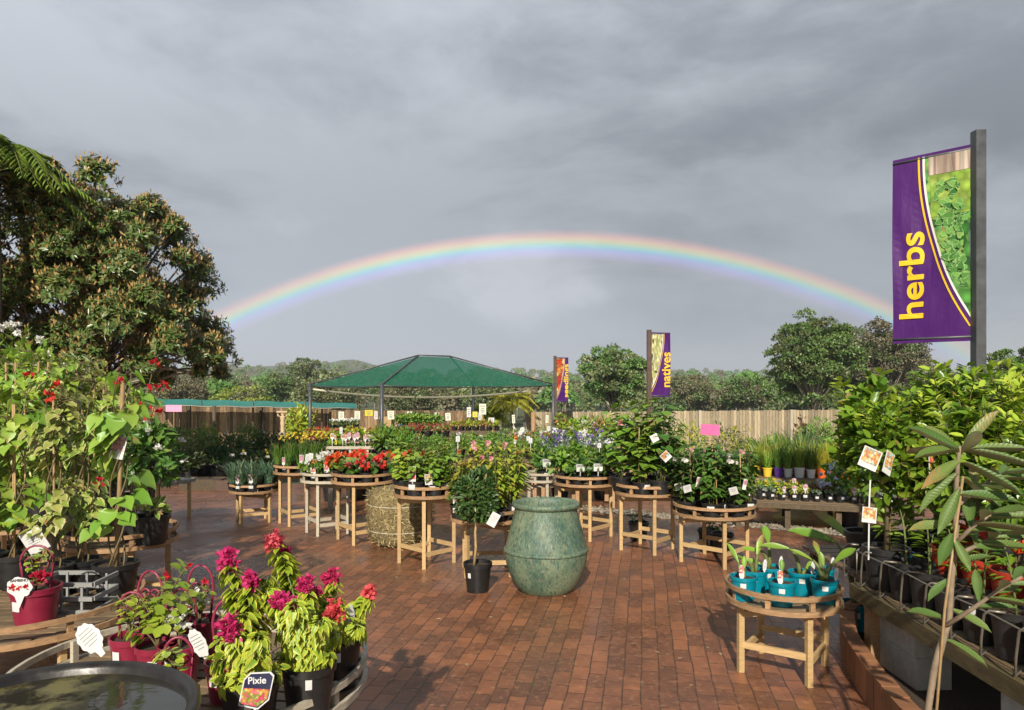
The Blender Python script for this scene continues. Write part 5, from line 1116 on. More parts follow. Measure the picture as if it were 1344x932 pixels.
# ------------------------------------------------------------------ benches farther back
tws = tagm([dict(c=(0, -.09, .27), w_=.05, h_=.07, stem=.09, frac=0)]); twr = tagm([dict(c=(.03, -.09, .25), w_=.055, h_=.075, stem=.09, frac=.5)], 'fruit')
pb_ = [mound(.18, 260, .035, .018, ['mid', 'fresh'], tags=tws, pr=.08, ph=.1, hz=.15, t=T_S), mound(.18, 260, .04, .02, ['mid', 'fresh'], pr=.08, ph=.1, hz=.16), mound(.16, 150, .09, .03, ['fresh', 'mid'], pr=.08, ph=.12, hz=.17, t=T_LAN), mound(.14, 140, .04, .02, ['mid'], ('f_coral', .03), 2, pr=.08, ph=.12, hz=.15)]
place_rows(rows_bench(0, 9, 3), pb_, 'clipped_bush', 'clipped dark green bush', 'bench behind the lime hibiscus', 'potted plant', 'clipped bushes', pick=lambda r, c, n: 2 if c < 2 else int(RNG.choice([0, 0, 1, 1, 3])), descs=['small dark green bush', 'fine leaved green bush', 'bright green ferny bush', 'green bush with coral bloom'])
tp_ = tagm([dict(c=(0, -.05, .2), w_=.06, h_=.09, rnd=True, stem=.07, frac=.55)], 'pink'); ty_ = tagm([dict(c=(.02, -.05, .2), w_=.055, h_=.08, rnd=True, stem=.07, frac=.5)], 'fruit')
place_rows(rows_bench(1, 6, 2), [mound(.06, 50, .05, .028, 'mid', ('f_pink', .025), 2, tags=tp_), mound(.06, 50, .05, .028, 'fresh', ('f_yellow', .025), 2, tags=ty_)], 'primula_pot', 'small flowering pot', 'whitish railed bench', 'potted plant', 'primula pots', pick=lambda r, c, n: 1 if c < 2 else 0, descs=['pink labelled flowering pot', 'yellow labelled flowering pot'])
pu = [mound(.12, 120, .045, .016, ['blue', 'mid'], ('f_purple', .032), 5, 6, .07, .1, hz=.2), mound(.12, 120, .045, .016, ['silver', 'blue'], ('f_purple', .032), 3, 6, .07, .1, hz=.2), mound(.12, 120, .045, .018, ['mid', 'silver'], ('f_white', .03), 6, 6, .07, .1, hz=.2, tags=tws)]
place_rows(rows_bench(2, 7, 3), pu, 'purple_flower_pot', 'purple flowered grey green pot', 'bench behind the big urn', 'potted plant', 'purple flowered pots', descs=['purple flowered green pot', 'silvery purple flowered pot', 'white flowered silvery pot'])
sd = [mound(.1, 60, .06, .035, ['lime', 'gold'], pr=.06, ph=.09), mound(.1, 60, .06, .035, ['lime', 'rust'], pr=.06, ph=.09)]
place_rows(rows_bench(3, 7, 3), sd, 'seedling_pot', 'yellow green seedling pot', 'dark legged canopy bench', 'potted plant', 'yellow green seedlings', sc=(.85, 1.1))
rd = [mound(.11, 60, .06, .03, ['red', 'rust'], pr=.06, ph=.09), mound(.11, 60, .06, .03, ['rust', 'mid'], pr=.06, ph=.09), mound(.11, 60, .06, .03, ['mid', 'red'], ('f_pink', .04), 1, pr=.06, ph=.09)]
place_rows(rows_bench(4, 6, 3), rd, 'seedling_pot', 'reddish seedling pot', 'reddish canopy bench', 'potted plant', 'reddish seedlings')
place_rows(rows_bench(5, 5, 2), [mound(.09, 50, .05, .03, 'mid', ('f_white', .04), 4, 5)], 'white_flower_pot', 'white flowered seedling pot', 'small dark bench', 'potted plant', 'white flowered seedlings')
M['blue_pot'] = surf('blue_pot', (.10, .14, .32), (.13, .18, .38), .45, 10)
place_rows(rows_bench(6, 7, 3), [mound(.14, 70, .08, .045, ['fresh', 'mid'], pr=.06, ph=.09, pm='blue_pot', hz=.15)], 'blue_potted_seedling', 'leafy seedling in blue pot', 'centre back bench', 'potted plant', 'seedlings in blue pots')
mx_ = [mound(.15, 90, .07, .04, ['lime', 'mid'], tags=tws, pr=.07, ph=.1), mound(.14, 90, .07, .035, ['red', 'lime'], pr=.07, ph=.1), mound(.14, 90, .07, .035, ['mid', 'rust'], ('f_coral', .04), 3, pr=.07, ph=.1), mound(.15, 90, .06, .035, ['gold', 'fresh'], ('f_yellow', .035), 4, pr=.07, ph=.1)]
place_rows(rows_bench(7, 7, 3), mx_, 'mixed_shrub_pot', '', 'bench behind the pink primulas', 'potted plant', 'mixed foliage pots', descs=['lime green leafy pot', 'red leaved pot', 'rusty coral flowered pot', 'golden yellow flowered pot'])
# low right bench and its back bench
gl = [mound(.055, 46, .045, .022, ['silver', 'fresh'], pr=.05, ph=.075), mound(.055, 46, .045, .02, ['fresh', 'lime'], ('f_yellow', .022), 3, pr=.05, ph=.075), mound(.055, 40, .045, .022, ['rust', 'plum'], pr=.05, ph=.075), mound(.05, 40, .04, .02, ['mid', 'silver'], pr=.05, ph=.075, st=-1.57), mound(.05, 40, .04, .02, ['plum'], ('f_purple', .018), 3, pr=.05, ph=.075), mound(.05, 40, .045, .022, ['lime', 'gold'], ('f_white', .02), 2, pr=.05, ph=.075, st=-1.57, tags=tagm([dict(c=(0, -.05, .13), w_=.05, h_=.065, rnd=True, stem=.06, frac=.5)], 'pink'))]
place_rows(rows_bench(8, 14, 3), gl, 'small_succulent_pot', '', 'low bench across the gravel', 'potted plant', 'small pots on the low bench', pick=lambda r, c, n: (int(RNG.choice([3, 5])) if r == 0 else int(RNG.choice([0, 1, 1, 5])) if c < 7 else int(RNG.choice([2, 4, 0, 3]))), descs=['silvery small pot', 'yellow flowered small pot', 'rusty small pot', 'green small pot with price sticker', 'purplish small pot', 'lime small pot with round label'])
gr = []
for pm, mt, H in (('yellow_pot', 'fresh', .3), ('purple_pot', 'mid', .42), ('white_pot', 'fresh', .45), ('white_pot', 'mid', .5), ('orange_pot', 'gold', .35), ('orange_pot', 'lime', .33), ('black_pot', 'gold', .4)):
    gr.append(strap(H, 90, mt, .008, .2, None, pr=.062, ph=.12, pm=pm, br=.035))
place_rows(rows_bench(9, 12, 3), gr, 'grass_pot', '', 'back bench of grasses', 'potted plant', 'grasses in coloured pots', pick=lambda r, c, n: [0, 0, 1, 2, 2, 3, 4, 4, 4, 5, 5, 6][c] if r == 0 else int(RNG.choice([0, 2, 3, 5, 6])), descs=['grass in yellow pot', 'grass in purple pot', 'pale grass in white pot', 'tall grass in white pot', 'golden grass in orange pot', 'lime grass in orange pot', 'golden grass in black pot'])
place_rows(rows_bench(10, 6, 3), [mound(.1, 70, .05, .03, ['mid', 'silver'], ('f_white', .035), 5, pr=.07, ph=.1, tags=tws), mound(.1, 70, .05, .03, ['fresh'], ('f_pink', .03), 4, pr=.07, ph=.1, pm='white_pot'), mound(.13, 70, .06, .03, ['rust', 'mid'], pr=.07, ph=.1)], 'white_flower_pot', '', 'bench by the brown timber post', 'potted plant', 'pots by the timber post', descs=['white flowered pot', 'pink flowered white pot', 'rusty leaved pot'])
place_rows(rows_bench(11, 7, 3), [mound(.13, 90, .06, .025, ['fresh', 'lime'], pr=.07, ph=.1, hz=.22, t=T_LAN), mound(.13, 90, .06, .02, ['rust', 'plum'], pr=.07, ph=.1, hz=.25, t=T_LAN), mound(.12, 80, .05, .03, ['fresh', 'silver'], ('f_white', .03), 7, pr=.07, ph=.1, hz=.2, tags=twr), mound(.12, 80, .06, .03, ['gold', 'mid'], ('f_orange', .03), 3, pr=.07, ph=.1, hz=.2)], 'perennial_pot', '', 'bench before the tiered stand', 'potted plant', 'mixed perennials', descs=['lime leafy perennial pot', 'rusty leaved perennial pot', 'white flowered perennial pot', 'golden orange perennial pot'])

# ------------------------------------------------------------------ shrubs standing on the ground
def shrub(label, px, Y, ztop, w_, mats, n=900, Lf=.09, W=.045, t=T_S, zb=None, name='shrub', bl=None, group=None, potr=.16, shell=.35, pm='black_pot', cat='shrub', wd=None):
    g = gz(Y); H = ztop - g; lm = MB(); sm = MB(); z0 = (zb - g) if zb is not None else .3
    for i in range(len(mats)): bush(lm, (0, 0, (H + z0) / 2), (w_ / 2, (wd or w_) / 2, (H - z0) / 2 * 1.05), n // len(mats), Lf, W, t, i, shell, .4, .7, 9, -1)
    for i in range(6):
        a = i * 1.05; e = (cos(a) * w_ * .25, sin(a) * w_ * .25, z0 + (H - z0) * .7); tube(sm, bez((cos(a) * .03, sin(a) * .03, .2), (0, 0, z0 + .2), e, 6), np.linspace(.014, .004, 6), 5)
    root = thing(name, label, cat, (X(px, Y), Y, g), RNG.random() * 6, group); obj('pot', pot(potr, .28, pm), root); obj('foliage', lm.mesh('foliage', [L[m] for m in mats]), root); obj('stem', sm.mesh('stem', M['stem']), root)
    if bl:
        f = MB(); dd = rand_dir(bl[2]); pts = dd * (w_ * .5, w_ * .5, (H - z0) / 2) + (0, 0, (H + z0) / 2); bloom(f, pts, 8, bl[1], bl[1] * .8); obj('blossoms', f.mesh('blossoms', L[bl[0]]), root)
    return root
G2 = 'tall shrubs before the dark fence'
for px, Y, py, w_, mats, lab in ((232, 17.5, 556, .9, ['deep', 'mid'], 'darkest narrow shrub just right of the left vines'), (258, 15.2, 561, .8, ['gum_pale', 'fresh'], 'olive feathery shrub above the dark planter box'), (272, 16, 557, .75, ['fresh', 'lime'], 'light green standard shrub beside the dark timber post'), (305, 16.2, 566, 1.0, ['mid', 'deep'], 'broad dark shrub just right of the dark timber post'),
        (328, 17.2, 556, .9, ['mid', 'fresh'], 'tallest dark green shrub before the dark fence'), (352, 17.0, 566, .9, ['deep'], 'very dark shrub left of the garden statue'), (378, 18.0, 570, .9, ['mid', 'deep'], 'green shrub at the foot of the garden statue'), (248, 14.4, 590, .7, ['deep', 'gum'], 'low dark shrub growing over the dark planter box'), (318, 14.8, 592, .9, ['deep'], 'low dark shrub behind the lowest round table'), (352, 14.6, 590, .8, ['deep', 'mid'], 'low dark shrub behind the tall yellow flowered table'),
        (405, 17, 572, .8, ['mid', 'plum'], 'reddish green shrub by the left canopy post'), (212, 15.5, 575, .8, ['deep'], 'dark shrub partly behind the white flowered standard'), (288, 15.0, 585, .7, ['deep'], 'low dark shrub at the foot of the dark timber post')):
    shrub(lab, px, Y, Zp(py, Y), w_, mats, 1000, .085, .03, T_LAN, group=G2, bl=('f_white', .035, 5) if px in (305, 352) else None)
shrub('bright yellow green shrub against the dark fence by the left canopy post', 394, 22.5, Zp(528, 22.5), 1.1, ['lime', 'gold'], 700, .15, .075, T_OVAL)
G3 = 'shrubs standing on the ground behind the benches'
for px, Y, py, w_, mats, lab, bl in ((436, 11.6, 590, .8, ['fresh', 'mid'], 'bushy green plant behind the primula bench, left half', ('f_yellow', .045, 8)), (470, 11.8, 588, .8, ['mid', 'lime'], 'bushy lime plant behind the primula bench, right half', ('f_pink', .045, 6)), (590, 11.6, 586, .9, ['mid', 'fresh'], 'green bush between the clipped bushes and the reddish canopy bench', None), (640, 11.9, 584, .9, ['fresh', 'mid'], 'fresh green bush right behind the middle of the clipped bushes', ('f_white', .04, 10)), (735, 11.8, 586, .8, ['gum_pale', 'fresh'], 'pale wispy bush behind the purple flower bench', ('f_white', .04, 16)), (790, 11.9, 578, .9, ['fresh', 'gold'], 'yellow green bush behind the right end of the purple flower bench', ('f_white', .04, 10)), (455, 15.5, 570, .8, ['mid', 'fresh'], 'bushy green shrub behind the red and lime foliage bench', None), (478, 19.5, 568, .9, ['fresh', 'mid'], 'fresh green shrub left of the nearest canopy post', None), (412, 14.5, 577, .8, ['lime', 'rust'], 'lime and rust shrub right of the dark fence shrubs', ('f_yellow', .05, 10)), (508, 13, 576, .9, ['fresh', 'mid'], 'large ferny green shrub at the nearest canopy post', None),
        (560, 12.8, 579, .9, ['mid', 'fresh'], 'rounded green shrub behind the clipped bushes', ('f_coral', .05, 3)), (608, 12.6, 578, 1.0, ['deep', 'mid'], 'dense dark rounded shrub in the centre of the plants', None), (652, 13.2, 578, .9, ['deep', 'mid'], 'dark rounded shrub left of the brown timber post', None), (668, 18.5, 556, 1.1, ['fresh', 'gum_pale'], 'pale green wispy shrub left of the timber post top', ('f_white', .05, 14)), (712, 18.0, 553, 1.1, ['gum_pale', 'fresh'], 'pale green wispy shrub right of the timber post top', ('f_white', .05, 8)),
        (690, 16, 562, .9, ['mid', 'gum_pale'], 'green shrub right behind the brown timber post', None), (722, 15.0, 562, .8, ['fresh', 'mid'], 'green shrub under the smallest banner', None), (775, 14.5, 565, .9, ['fresh', 'lime'], 'light green shrub in front of the strap leaved clumps', None), (800, 15.2, 556, 1.0, ['rust', 'gum_brown'], 'brown grassy shrub right of the tiered stand', None), (828, 16.5, 552, 1.1, ['lime', 'mid'], 'lime shrub right of the strap leaved clumps', ('f_yellow', .05, 6)),
        (868, 13.5, 541, 1.0, ['deep', 'mid'], 'dark green shrub at the foot of the natives banner', None), (905, 14.5, 550, 1.0, ['fresh', 'gold'], 'yellow green shrub left of the pink sign', None), (958, 13.2, 554, .9, ['gold', 'gum'], 'golden shrub right of the pink sign', None), (990, 14, 573, 1.0, ['fresh', 'mid'], 'bright green bushy shrub before the pale fence', None), (1020, 15, 569, 1.1, ['fresh', 'lime'], 'round lime green palm like shrub before the pale fence', None),
        (1076, 13.5, 549, .85, ['mid', 'fresh'], 'conical green conifer before the pale fence', None), (1054, 13.8, 546, .4, ['plum'], 'thin dark plum shrub left of the conifer', None), (1002, 12, 588, .55, ['plum', 'rust'], 'brownish pink shrub behind the low bench', None), (1108, 12.5, 572, 1.0, ['lime', 'fresh'], 'lime shrub left of the tall citrus shoot', None), (1128, 11.6, 586, .9, ['fresh', 'mid'], 'leafy shrub behind the pale blue flowers', None)):
    th_ = 1076 == px
    shrub(lab, px, Y, Zp(py, Y), w_, mats, 650 if not th_ else 1500, .075 if not th_ else .09, .028 if not th_ else .02, T_LAN, bl=bl, group=G3)
shrub('pale blue flowered bush at the end of the low bench', 1112, 8.9, Zp(606, 8.9), .62, ['fresh', 'mid'], 380, .08, .045, T_OVAL, bl=('f_blue', .035, 60))
for px, Y, H, mats, lab in ((1012, 12.6, 1.1, ['mid', 'fresh'], 'tall green reed clump before the pale fence'), (1040, 12.8, 1.15, ['fresh', 'gum_pale'], 'pale upright reed clump right of the green reeds'), (1070, 12.2, .95, ['gold', 'lime'], 'golden grass clump before the conifer'), (1092, 11.8, .9, ['gold', 'fresh'], 'yellow grass clump right of the conifer'), (985, 12.8, .95, ['fresh', 'mid'], 'green grass clump right of the dark vine table'), (1055, 13.0, 1.2, ['blue', 'mid'], 'blue green reed clump between the conifer and pale reeds')):
    clumpgrass('grass_clump', lab, px, Y, gz(Y), H * 1.2, .6, 170, mats, .024, 'grass clumps before the pale fence', 'grass clump')
# ------------------------------------------------------------------ left foreground plants
def vine(label, px, Y, zb, H, mats, n=70, Lf=.10, W=.09, t=T_HEART, rad=.1, stakes=1, pr=.12, ph=.2, bl=None, start=.15, name='staked_vine', tags=None, lean=.0, top=None, pm='black_pot', stk=.009, cat='potted plant', smat='stem'):
    """climbing plant wound round bamboo stakes"""
    n = int(n * (2.3 if n > 50 else 1.3)); k_ = .70 if n > 70 else .85; Lf *= k_; W *= k_; rad *= 1.12
    root = thing(name, label, cat, (X(px, Y), Y, zb + .002)); lm = MB(); sm = MB(); bm = MB()
    for s in range(stakes):
        a = s * 2.3 + .4; b = np.array((cos(a) * .04 * (stakes > 1), sin(a) * .04 * (stakes > 1), ph * .6)); e = b + np.array((lean, 0, H)); tube(bm, [b, (b + e) / 2 + (.004, 0, 0), e], [stk, stk * .95, stk * .85], 7)
    u = start + (1 - start) * RNG.random(n); a = u * 14 + RNG.random(n) * 2.4; rr = rad * (.25 + .85 * RNG.random(n)) * (1 if top is None else (1 + (u > .7) * top))
    P = np.stack([np.cos(a) * rr + lean * u, np.sin(a) * rr, ph + H * u * 1.02], 1); o_ = np.stack([np.cos(a), np.sin(a), 0 * a], 1)
    A = o_ * .7 + np.array((0, -.12, -.55)) + rand_dir(n) * .45; N = o_ * .6 + np.array((0, -.25, .7)) + rand_dir(n) * .35
    s = .65 + .6 * RNG.random(n); R = RNG.random(n)
    for i in range(len(mats)):
        k = np.arange(n) % len(mats) == i; leaves(lm, P[k], A[k], N[k], Lf * s[k], W * s[k], t, i, R[k])
    for v in range(3):
        tt = np.linspace(0, 1, 24); ph0 = v * 2.1; tube(sm, np.stack([np.cos(tt * 9 + ph0) * rad * .3 + lean * tt, np.sin(tt * 9 + ph0) * rad * .3, ph * .85 + H * tt], 1), np.linspace(.006, .003, 24), 5)
    for i in range(0, n, 3): tube(sm, [(lean * u[i] + cos(a[i]) * rad * .25, sin(a[i]) * rad * .25, P[i, 2] - .02), P[i]], [.003, .002], 4)
    obj('pot', pot(pr, ph, pm), root); obj('foliage', lm.mesh('foliage', [L[m] for m in mats]), root); obj('stem', sm.mesh('stem', M[smat]), root); obj('stake', bm.mesh('stake', M['bamboo']), root)
    if bl:
        f = MB(); pts = np.array([(bx, by, bz) for bx, by, bz in bl[2]]); bloom(f, pts, bl[3] if len(bl) > 3 else 10, bl[1], bl[1] * .7, r=bl[1] * .3); obj('blossoms', f.mesh('blossoms', L[bl[0]]), root)
    for q in (tags if isinstance(tags, list) else [tags] if tags is not None else []): obj('plant_label', q, root)
    return root
z1, z2, z3, z5, z4 = TB['L1'][3], TB['L2'][3], TB['L3'][3], TB['L5'][3], TB['L4'][3]
tA = tagm([dict(c=(.02, -.03, 1.0), w_=.085, h_=.16, roll=-.15, tilt=-.2, frac=.55), dict(c=(-.07, -.01, 1.03), w_=.06, h_=.07, roll=.3, frac=0)], 'pink'); tB = tagm([dict(c=(-.03, -.12, .34), w_=.13, h_=.13, roll=.45, tilt=.2, frac=0)])
vine('thick bamboo staked vine with large sparse leaves on the near table', 152, 4.28, z3, 1.12, ['vine', 'fresh'], 44, .125, .115, rad=.13, pr=.125, ph=.2, tags=tagm([dict(c=(.03, -.03, .86), w_=.08, h_=.13, roll=-.15, tilt=-.2, frac=.6), dict(c=(-.06, -.01, .9), w_=.05, h_=.07, roll=.3, frac=0)], 'pink'), bl=('f_crimson', .035, [(-.07, -.03, .66), (.03, 0, 1.22)]), stk=.014, lean=.04)
vine('variegated cream leaved vine on a stake, right of the white label', 108, 4.45, z3, .98, ['cream', 'cream', 'dust'], 75, .085, .075, rad=.10, pr=.11, ph=.18, stk=.008)
vine('variegated vine with a large white label at its base', 70, 4.3, z3, 1.05, ['cream', 'dust'], 85, .085, .075, rad=.11, pr=.11, ph=.18, tags=tB, stk=.007, bl=('f_crimson', .04, [(.0, -.05, 1.15), (.05, -.05, 1.2)]))
vine('green vine trained on several thin stakes at the left edge', 22, 4.5, z3, .98, ['vine', 'fresh', 'lime'], 85, .105, .095, rad=.14, stakes=3, pr=.13, ph=.2, stk=.006)
vine('green vine hanging over the left border of the picture', -22, 4.5, z3, .9, ['vine', 'fresh', 'cream'], 85, .105, .095, rad=.16, stakes=2, pr=.13, ph=.2, stk=.006)
vine('tall lime and cream variegated vine behind the bamboo stake', 128, 5.5, z1, .95, ['dust', 'lime', 'vine'], 150, .085, .07, rad=.17, stakes=2, pr=.13, ph=.2, top=.35)
vine('tall pale variegated vine with dusty tops', 92, 5.7, z2, 1.05, ['dust', 'vine', 'cream'], 170, .085, .07, rad=.19, stakes=2, pr=.13, ph=.22, top=.3)
vine('leafy mid green vine in the second rank from the left', 55, 5.5, z2, 1.1, ['vine', 'cream', 'lime'], 170, .09, .08, rad=.19, stakes=2, pr=.13, ph=.22, bl=('f_crimson', .04, [(.0, -.14, 1.12)]))
vine('leafy vine behind the three staked vines', 12, 5.6, z2, 1.1, ['vine', 'fresh', 'lime'], 170, .095, .085, rad=.2, stakes=2, pr=.13, ph=.22)
vine('dark green vine deep between the two left tables', 95, 6.5, z5, .85, ['deep', 'mid'], 150, .09, .08, rad=.2, stakes=2, pr=.13, ph=.2)
vine('dark green vine at the back of the left table group', 135, 6.7, z5, .85, ['deep', 'mid'], 150, .09, .08, rad=.2, stakes=2, pr=.13, ph=.2)
vine('dark vine standing just behind the white flowered standard', 165, 6.6, z5, .8, ['deep', 'mid'], 140, .08, .07, rad=.17, stakes=2, pr=.12, ph=.2)
# thin bougainvillea reaching up with red blooms
lm = MB(); sm = MB(); f = MB()
for e in ((.14, 0, 1.26), (.06, .02, 1.08), (.22, -.02, 1.12), (-.02, 0, .95), (.12, -.05, .9)): spray(lm, sm, (0, 0, .2), e, 34, .06, .045, T_OVAL, 0, .6, .3, .007, .02, .35)
bloom(f, [(.13, 0, 1.08), (.21, -.02, 1.1), (.07, 0, .96), (.14, 0, 1.25), (.10, -.04, .84), (.18, -.05, .9)], 9, .04, .03, r=.012)
spawn([('pot', pot(.11, .2)), ('foliage', lm.mesh('foliage', L['fresh'])), ('stem', sm.mesh('stem', M['stem'])), ('blossoms', f.mesh('blossoms', L['f_crimson']))], 'bougainvillea', 'thin branching bougainvillea with red blooms above the left vines', 'potted plant', (X(178, 5.3), 5.3, z1 + .002))
# white flowered standard with a dark multi stem trunk
lm = MB(); bush(lm, (0, 0, .62), (.22, .22, .26), 420, .10, .035, T_LAN, 0, .35, .1, .7, 8, -.8, .2); bush(lm, (.0, -.08, .24), (.16, .12, .08), 60, .07, .04, T_LAN, 1); sm = MB()
for a in range(4): tube(sm, bez((cos(a * 1.6) * .03, sin(a * 1.6) * .03, .18), (cos(a * 1.6 + 2) * .05, 0, .35), (cos(a * 1.6) * .08, sin(a * 1.6) * .06, .58), 6), .014, 6)
f = MB(); pts = nrm(rand_dir(9) + np.array((.3, -.7, .2))) * .22 + (0, 0, .62); bloom(f, pts, 7, .04, .03)
spawn([('pot', pot(.13, .2)), ('foliage', lm.mesh('foliage', [L['mid'], L['cream']])), ('stem', sm.mesh('stem', M['bark'])), ('blossoms', f.mesh('blossoms', L['f_white']))], 'white_flowered_standard', 'white flowered bush on dark twisted stems at the right table end', 'potted plant', (X(198, 5.2), 5.2, z1 + .002))
# tall white flowered shrub at the left edge
def tallwhite(label, px, Y, ztop, w_, n, fl='f_white', mats=('mid', 'fresh'), nb=26):
    g = 0; lm = MB(); sm = MB(); H = ztop; 
    for i, m in enumerate(mats): bush(lm, (0, 0, H * .66), (w_ / 2, w_ / 2, H * .34), n // len(mats), .09, .04, T_LAN, i, .35, .5, .7, 10, -1)
    for i in range(7): a = i * .9; tube(sm, bez((cos(a) * .04, sin(a) * .04, .2), (0, 0, H * .5), (cos(a) * w_ * .3, sin(a) * w_ * .3, H * .85), 6), np.linspace(.016, .004, 6), 5)
    f = MB(); dd = rand_dir(nb); dd[:, 1] = -np.abs(dd[:, 1]); dd[:, 2] = np.abs(dd[:, 2]); pts = dd * (w_ * .5, w_ * .5, H * .35) + (0, 0, H * .66); bloom(f, pts, 16, .034, .03, r=.008)
    spawn([('pot', pot(.17, .3)), ('foliage', lm.mesh('foliage', [L[m] for m in mats])), ('stem', sm.mesh('stem', M['stem'])), ('blossoms', f.mesh('blossoms', L[fl]))], 'flowering_shrub', label, 'shrub', (X(px, Y), Y, g))
tallwhite('tall shrub dotted with white roses at the left edge', 24, 6.4, 2.14, 1.0, 1400, mats=('vine', 'fresh'), nb=40)
tallwhite('white flowered shrub just right of the tall white roses', 72, 7.2, 1.78, .8, 900, nb=16)
tallwhite('pink flowered dark shrub under the large dark tree', 112, 8.0, 1.45, .9, 800, 'f_pink', ('deep', 'plum'), 12)
tallwhite('dark leafy shrub behind the left vines', 155, 8.4, 1.25, .9, 800, 'f_white', ('deep', 'mid'), 6)

# ---- maroon pots with curled wire hoops
def hoop(mb, x, y, z, h, w_, yaw=0.):
    c, s = cos(yaw), sin(yaw); R = lambda a, b: (x + a * c, y + a * s, z + b)
    p = [R(-w_ * .38, 0)] + [R(-w_ * .5, h * .62)] + [R(-w_ / 2 * cos(t), h * .62 + h * .38 * sin(t)) for t in np.linspace(.2, pi - .2, 10)] + [R(w_ * .5, h * .62), R(w_ * .38, 0)]
    tube(mb, p, .0055, 6)
    for sg in (-1, 1):
        q = [R(sg * (.02 + .0 * t), h * .1 + h * .5 * t) for t in np.linspace(0, 1, 4)] + [R(sg * (w_ * .19 - w_ * .17 * cos(t)), h * .62 + w_ * .17 * sin(t)) for t in np.linspace(0, 4.6, 12)]
        tube(mb, q, .0045, 6)
def maroon(label, px, Y, zb, r, h, yaw=.2, kind='sprig', tags=None, rz=0, hs=1., st=-1.9):
    lm = MB(); sm = MB(); hm = MB(); hoop(hm, 0, .01, h * .85, .20 * hs, r * 1.35, yaw)
    ends = [(RNG.uniform(-1, 1) * r * .9, RNG.uniform(-1, .6) * r, h + RNG.uniform(.07, .2)) for _ in range(4)]
    for e in ends: spray(lm, sm, (0, 0, h * .86), e, 10, .042, .034, T_OVAL, int(RNG.integers(2)), .6, .3, .005, .012, .35)
    ex = []
    if kind == 'white':
        f = MB(); bloom(f, in_ball(16, (0, -.02, h + .09), (.05, .04, .045)), 6, .026, .022); ex = [('blossoms', f.mesh('blossoms', L['f_white']))]
    if kind == 'red':
        f = MB(); bloom(f, in_ball(10, (.045, -.03, h + .05), (.04, .02, .025)), 6, .03, .022); ex = [('blossoms', f.mesh('blossoms', L['f_crimson']))]
    if tags is not None: ex.append(('plant_label', tags))
    return spawn([('pot', pot(r, h, 'maroon_pot'), [('price_label', sticker(r, h, st, .22, .24, .6))]), ('foliage', lm.mesh('foliage', [L['cream'], L['pixie']])), ('stem', sm.mesh('stem', M['stem'])), ('wire_hoop', hm.mesh('wire_hoop', M['hoop']))] + ex, 'maroon_pot', label, 'potted plant', (X(px, Y), Y, zb + .002), rz, 1, 'maroon pots with wire hoops')
# scalloped label with red bloom picture on the lone maroon pot
t = MB(); ow, ohh = .125, .098; k = 26; V = []
for e in (-.0012, .0012):
    for i in range(k): a = 2 * pi * i / k; rr = 1 + .06 * cos(7 * a); V.append((cos(a) * ow / 2 * rr, -.125 + e, .225 + sin(a) * ohh / 2 * rr))
t.add(V, [tuple(range(k)), tuple(range(2 * k - 1, k - 1, -1))] + [(i, k + i, k + (i + 1) % k, (i + 1) % k) for i in range(k)], 0)
t.add([(-.026, -.126, .185), (.026, -.126, .185), (0, -.128, .12)], [(0, 2, 1)], 0)
bm_ = MB(); bloom(bm_, [(-.032, -.128, .222), (0, -.128, .226), (.032, -.128, .222)], 8, .024, .018, up=0, spread=1.)
lab1 = t.mesh('plant_label', [M['white_tag']])
def textmesh(body, size, mat, offset=.0, ext=.0008):
    cu = bpy.data.curves.new('lettering', 'FONT'); cu.body = body; cu.align_x = 'CENTER'; cu.align_y = 'CENTER'; cu.size = size; cu.extrude = ext; cu.offset = offset
    o = bpy.data.objects.new('lettering', cu); COL.objects.link(o); bpy.context.view_layer.update()
    me = bpy.data.meshes.new_from_object(o.evaluated_get(bpy.context.evaluated_depsgraph_get())); bpy.data.objects.remove(o); me.name = 'lettering'; me.materials.clear(); me.materials.append(mat); return me
r_ = maroon('lone maroon pot with a scalloped red flower label at the left edge', 47, 3.78, z3, .12, .2, .1, 'red', lab1, hs=1.15)
ink = surf('label_ink', (.03, .03, .035), (.05, .05, .05), .5, 10); lp = [c for c in r_.children if c.name.startswith('plant_label')][0]
tm_ = textmesh('BAMBINO', .02, ink); o = obj('lettering', tm_, lp, (0, -.1285, .258)); o.rotation_euler = (pi / 2, -.06, 0)
obj('picture', bm_.mesh('picture', L['f_red']), lp)
maroon('maroon pot with a white label leaning left, at the far left of the low table', 172, 3.1, z4, .085, .16, .1, 'sprig', tagm([dict(c=(-.15, -.03, .15), w_=.11, h_=.15, roll=.75, rnd=True, frac=0, tilt=-.15)]))
maroon('maroon pot with tallest lime sprigs, second along the low table', 196, 3.18, z4, .09, .17, -.2, 'sprig', hs=1.3)
maroon('maroon pot with ruffled white blooms in the middle of the group', 236, 3.0, z4, .085, .16, .3, 'white', tagm([dict(c=(.1, -.05, .17), w_=.07, h_=.14, roll=.5, rnd=True, frac=0)]), hs=1.2)
maroon('maroon pot with pale blooms behind the other maroon pots', 262, 3.32, z4, .085, .16, .0, 'white', hs=1.3)
maroon('frontmost maroon pot just above the water bowl rim', 232, 2.62, z4, .075, .13, .2, 'none')
maroon('maroon pot with a hoop right behind the black labelled pot', 297, 2.85, z4, .08, .15, .1, 'sprig', hs=1.25)
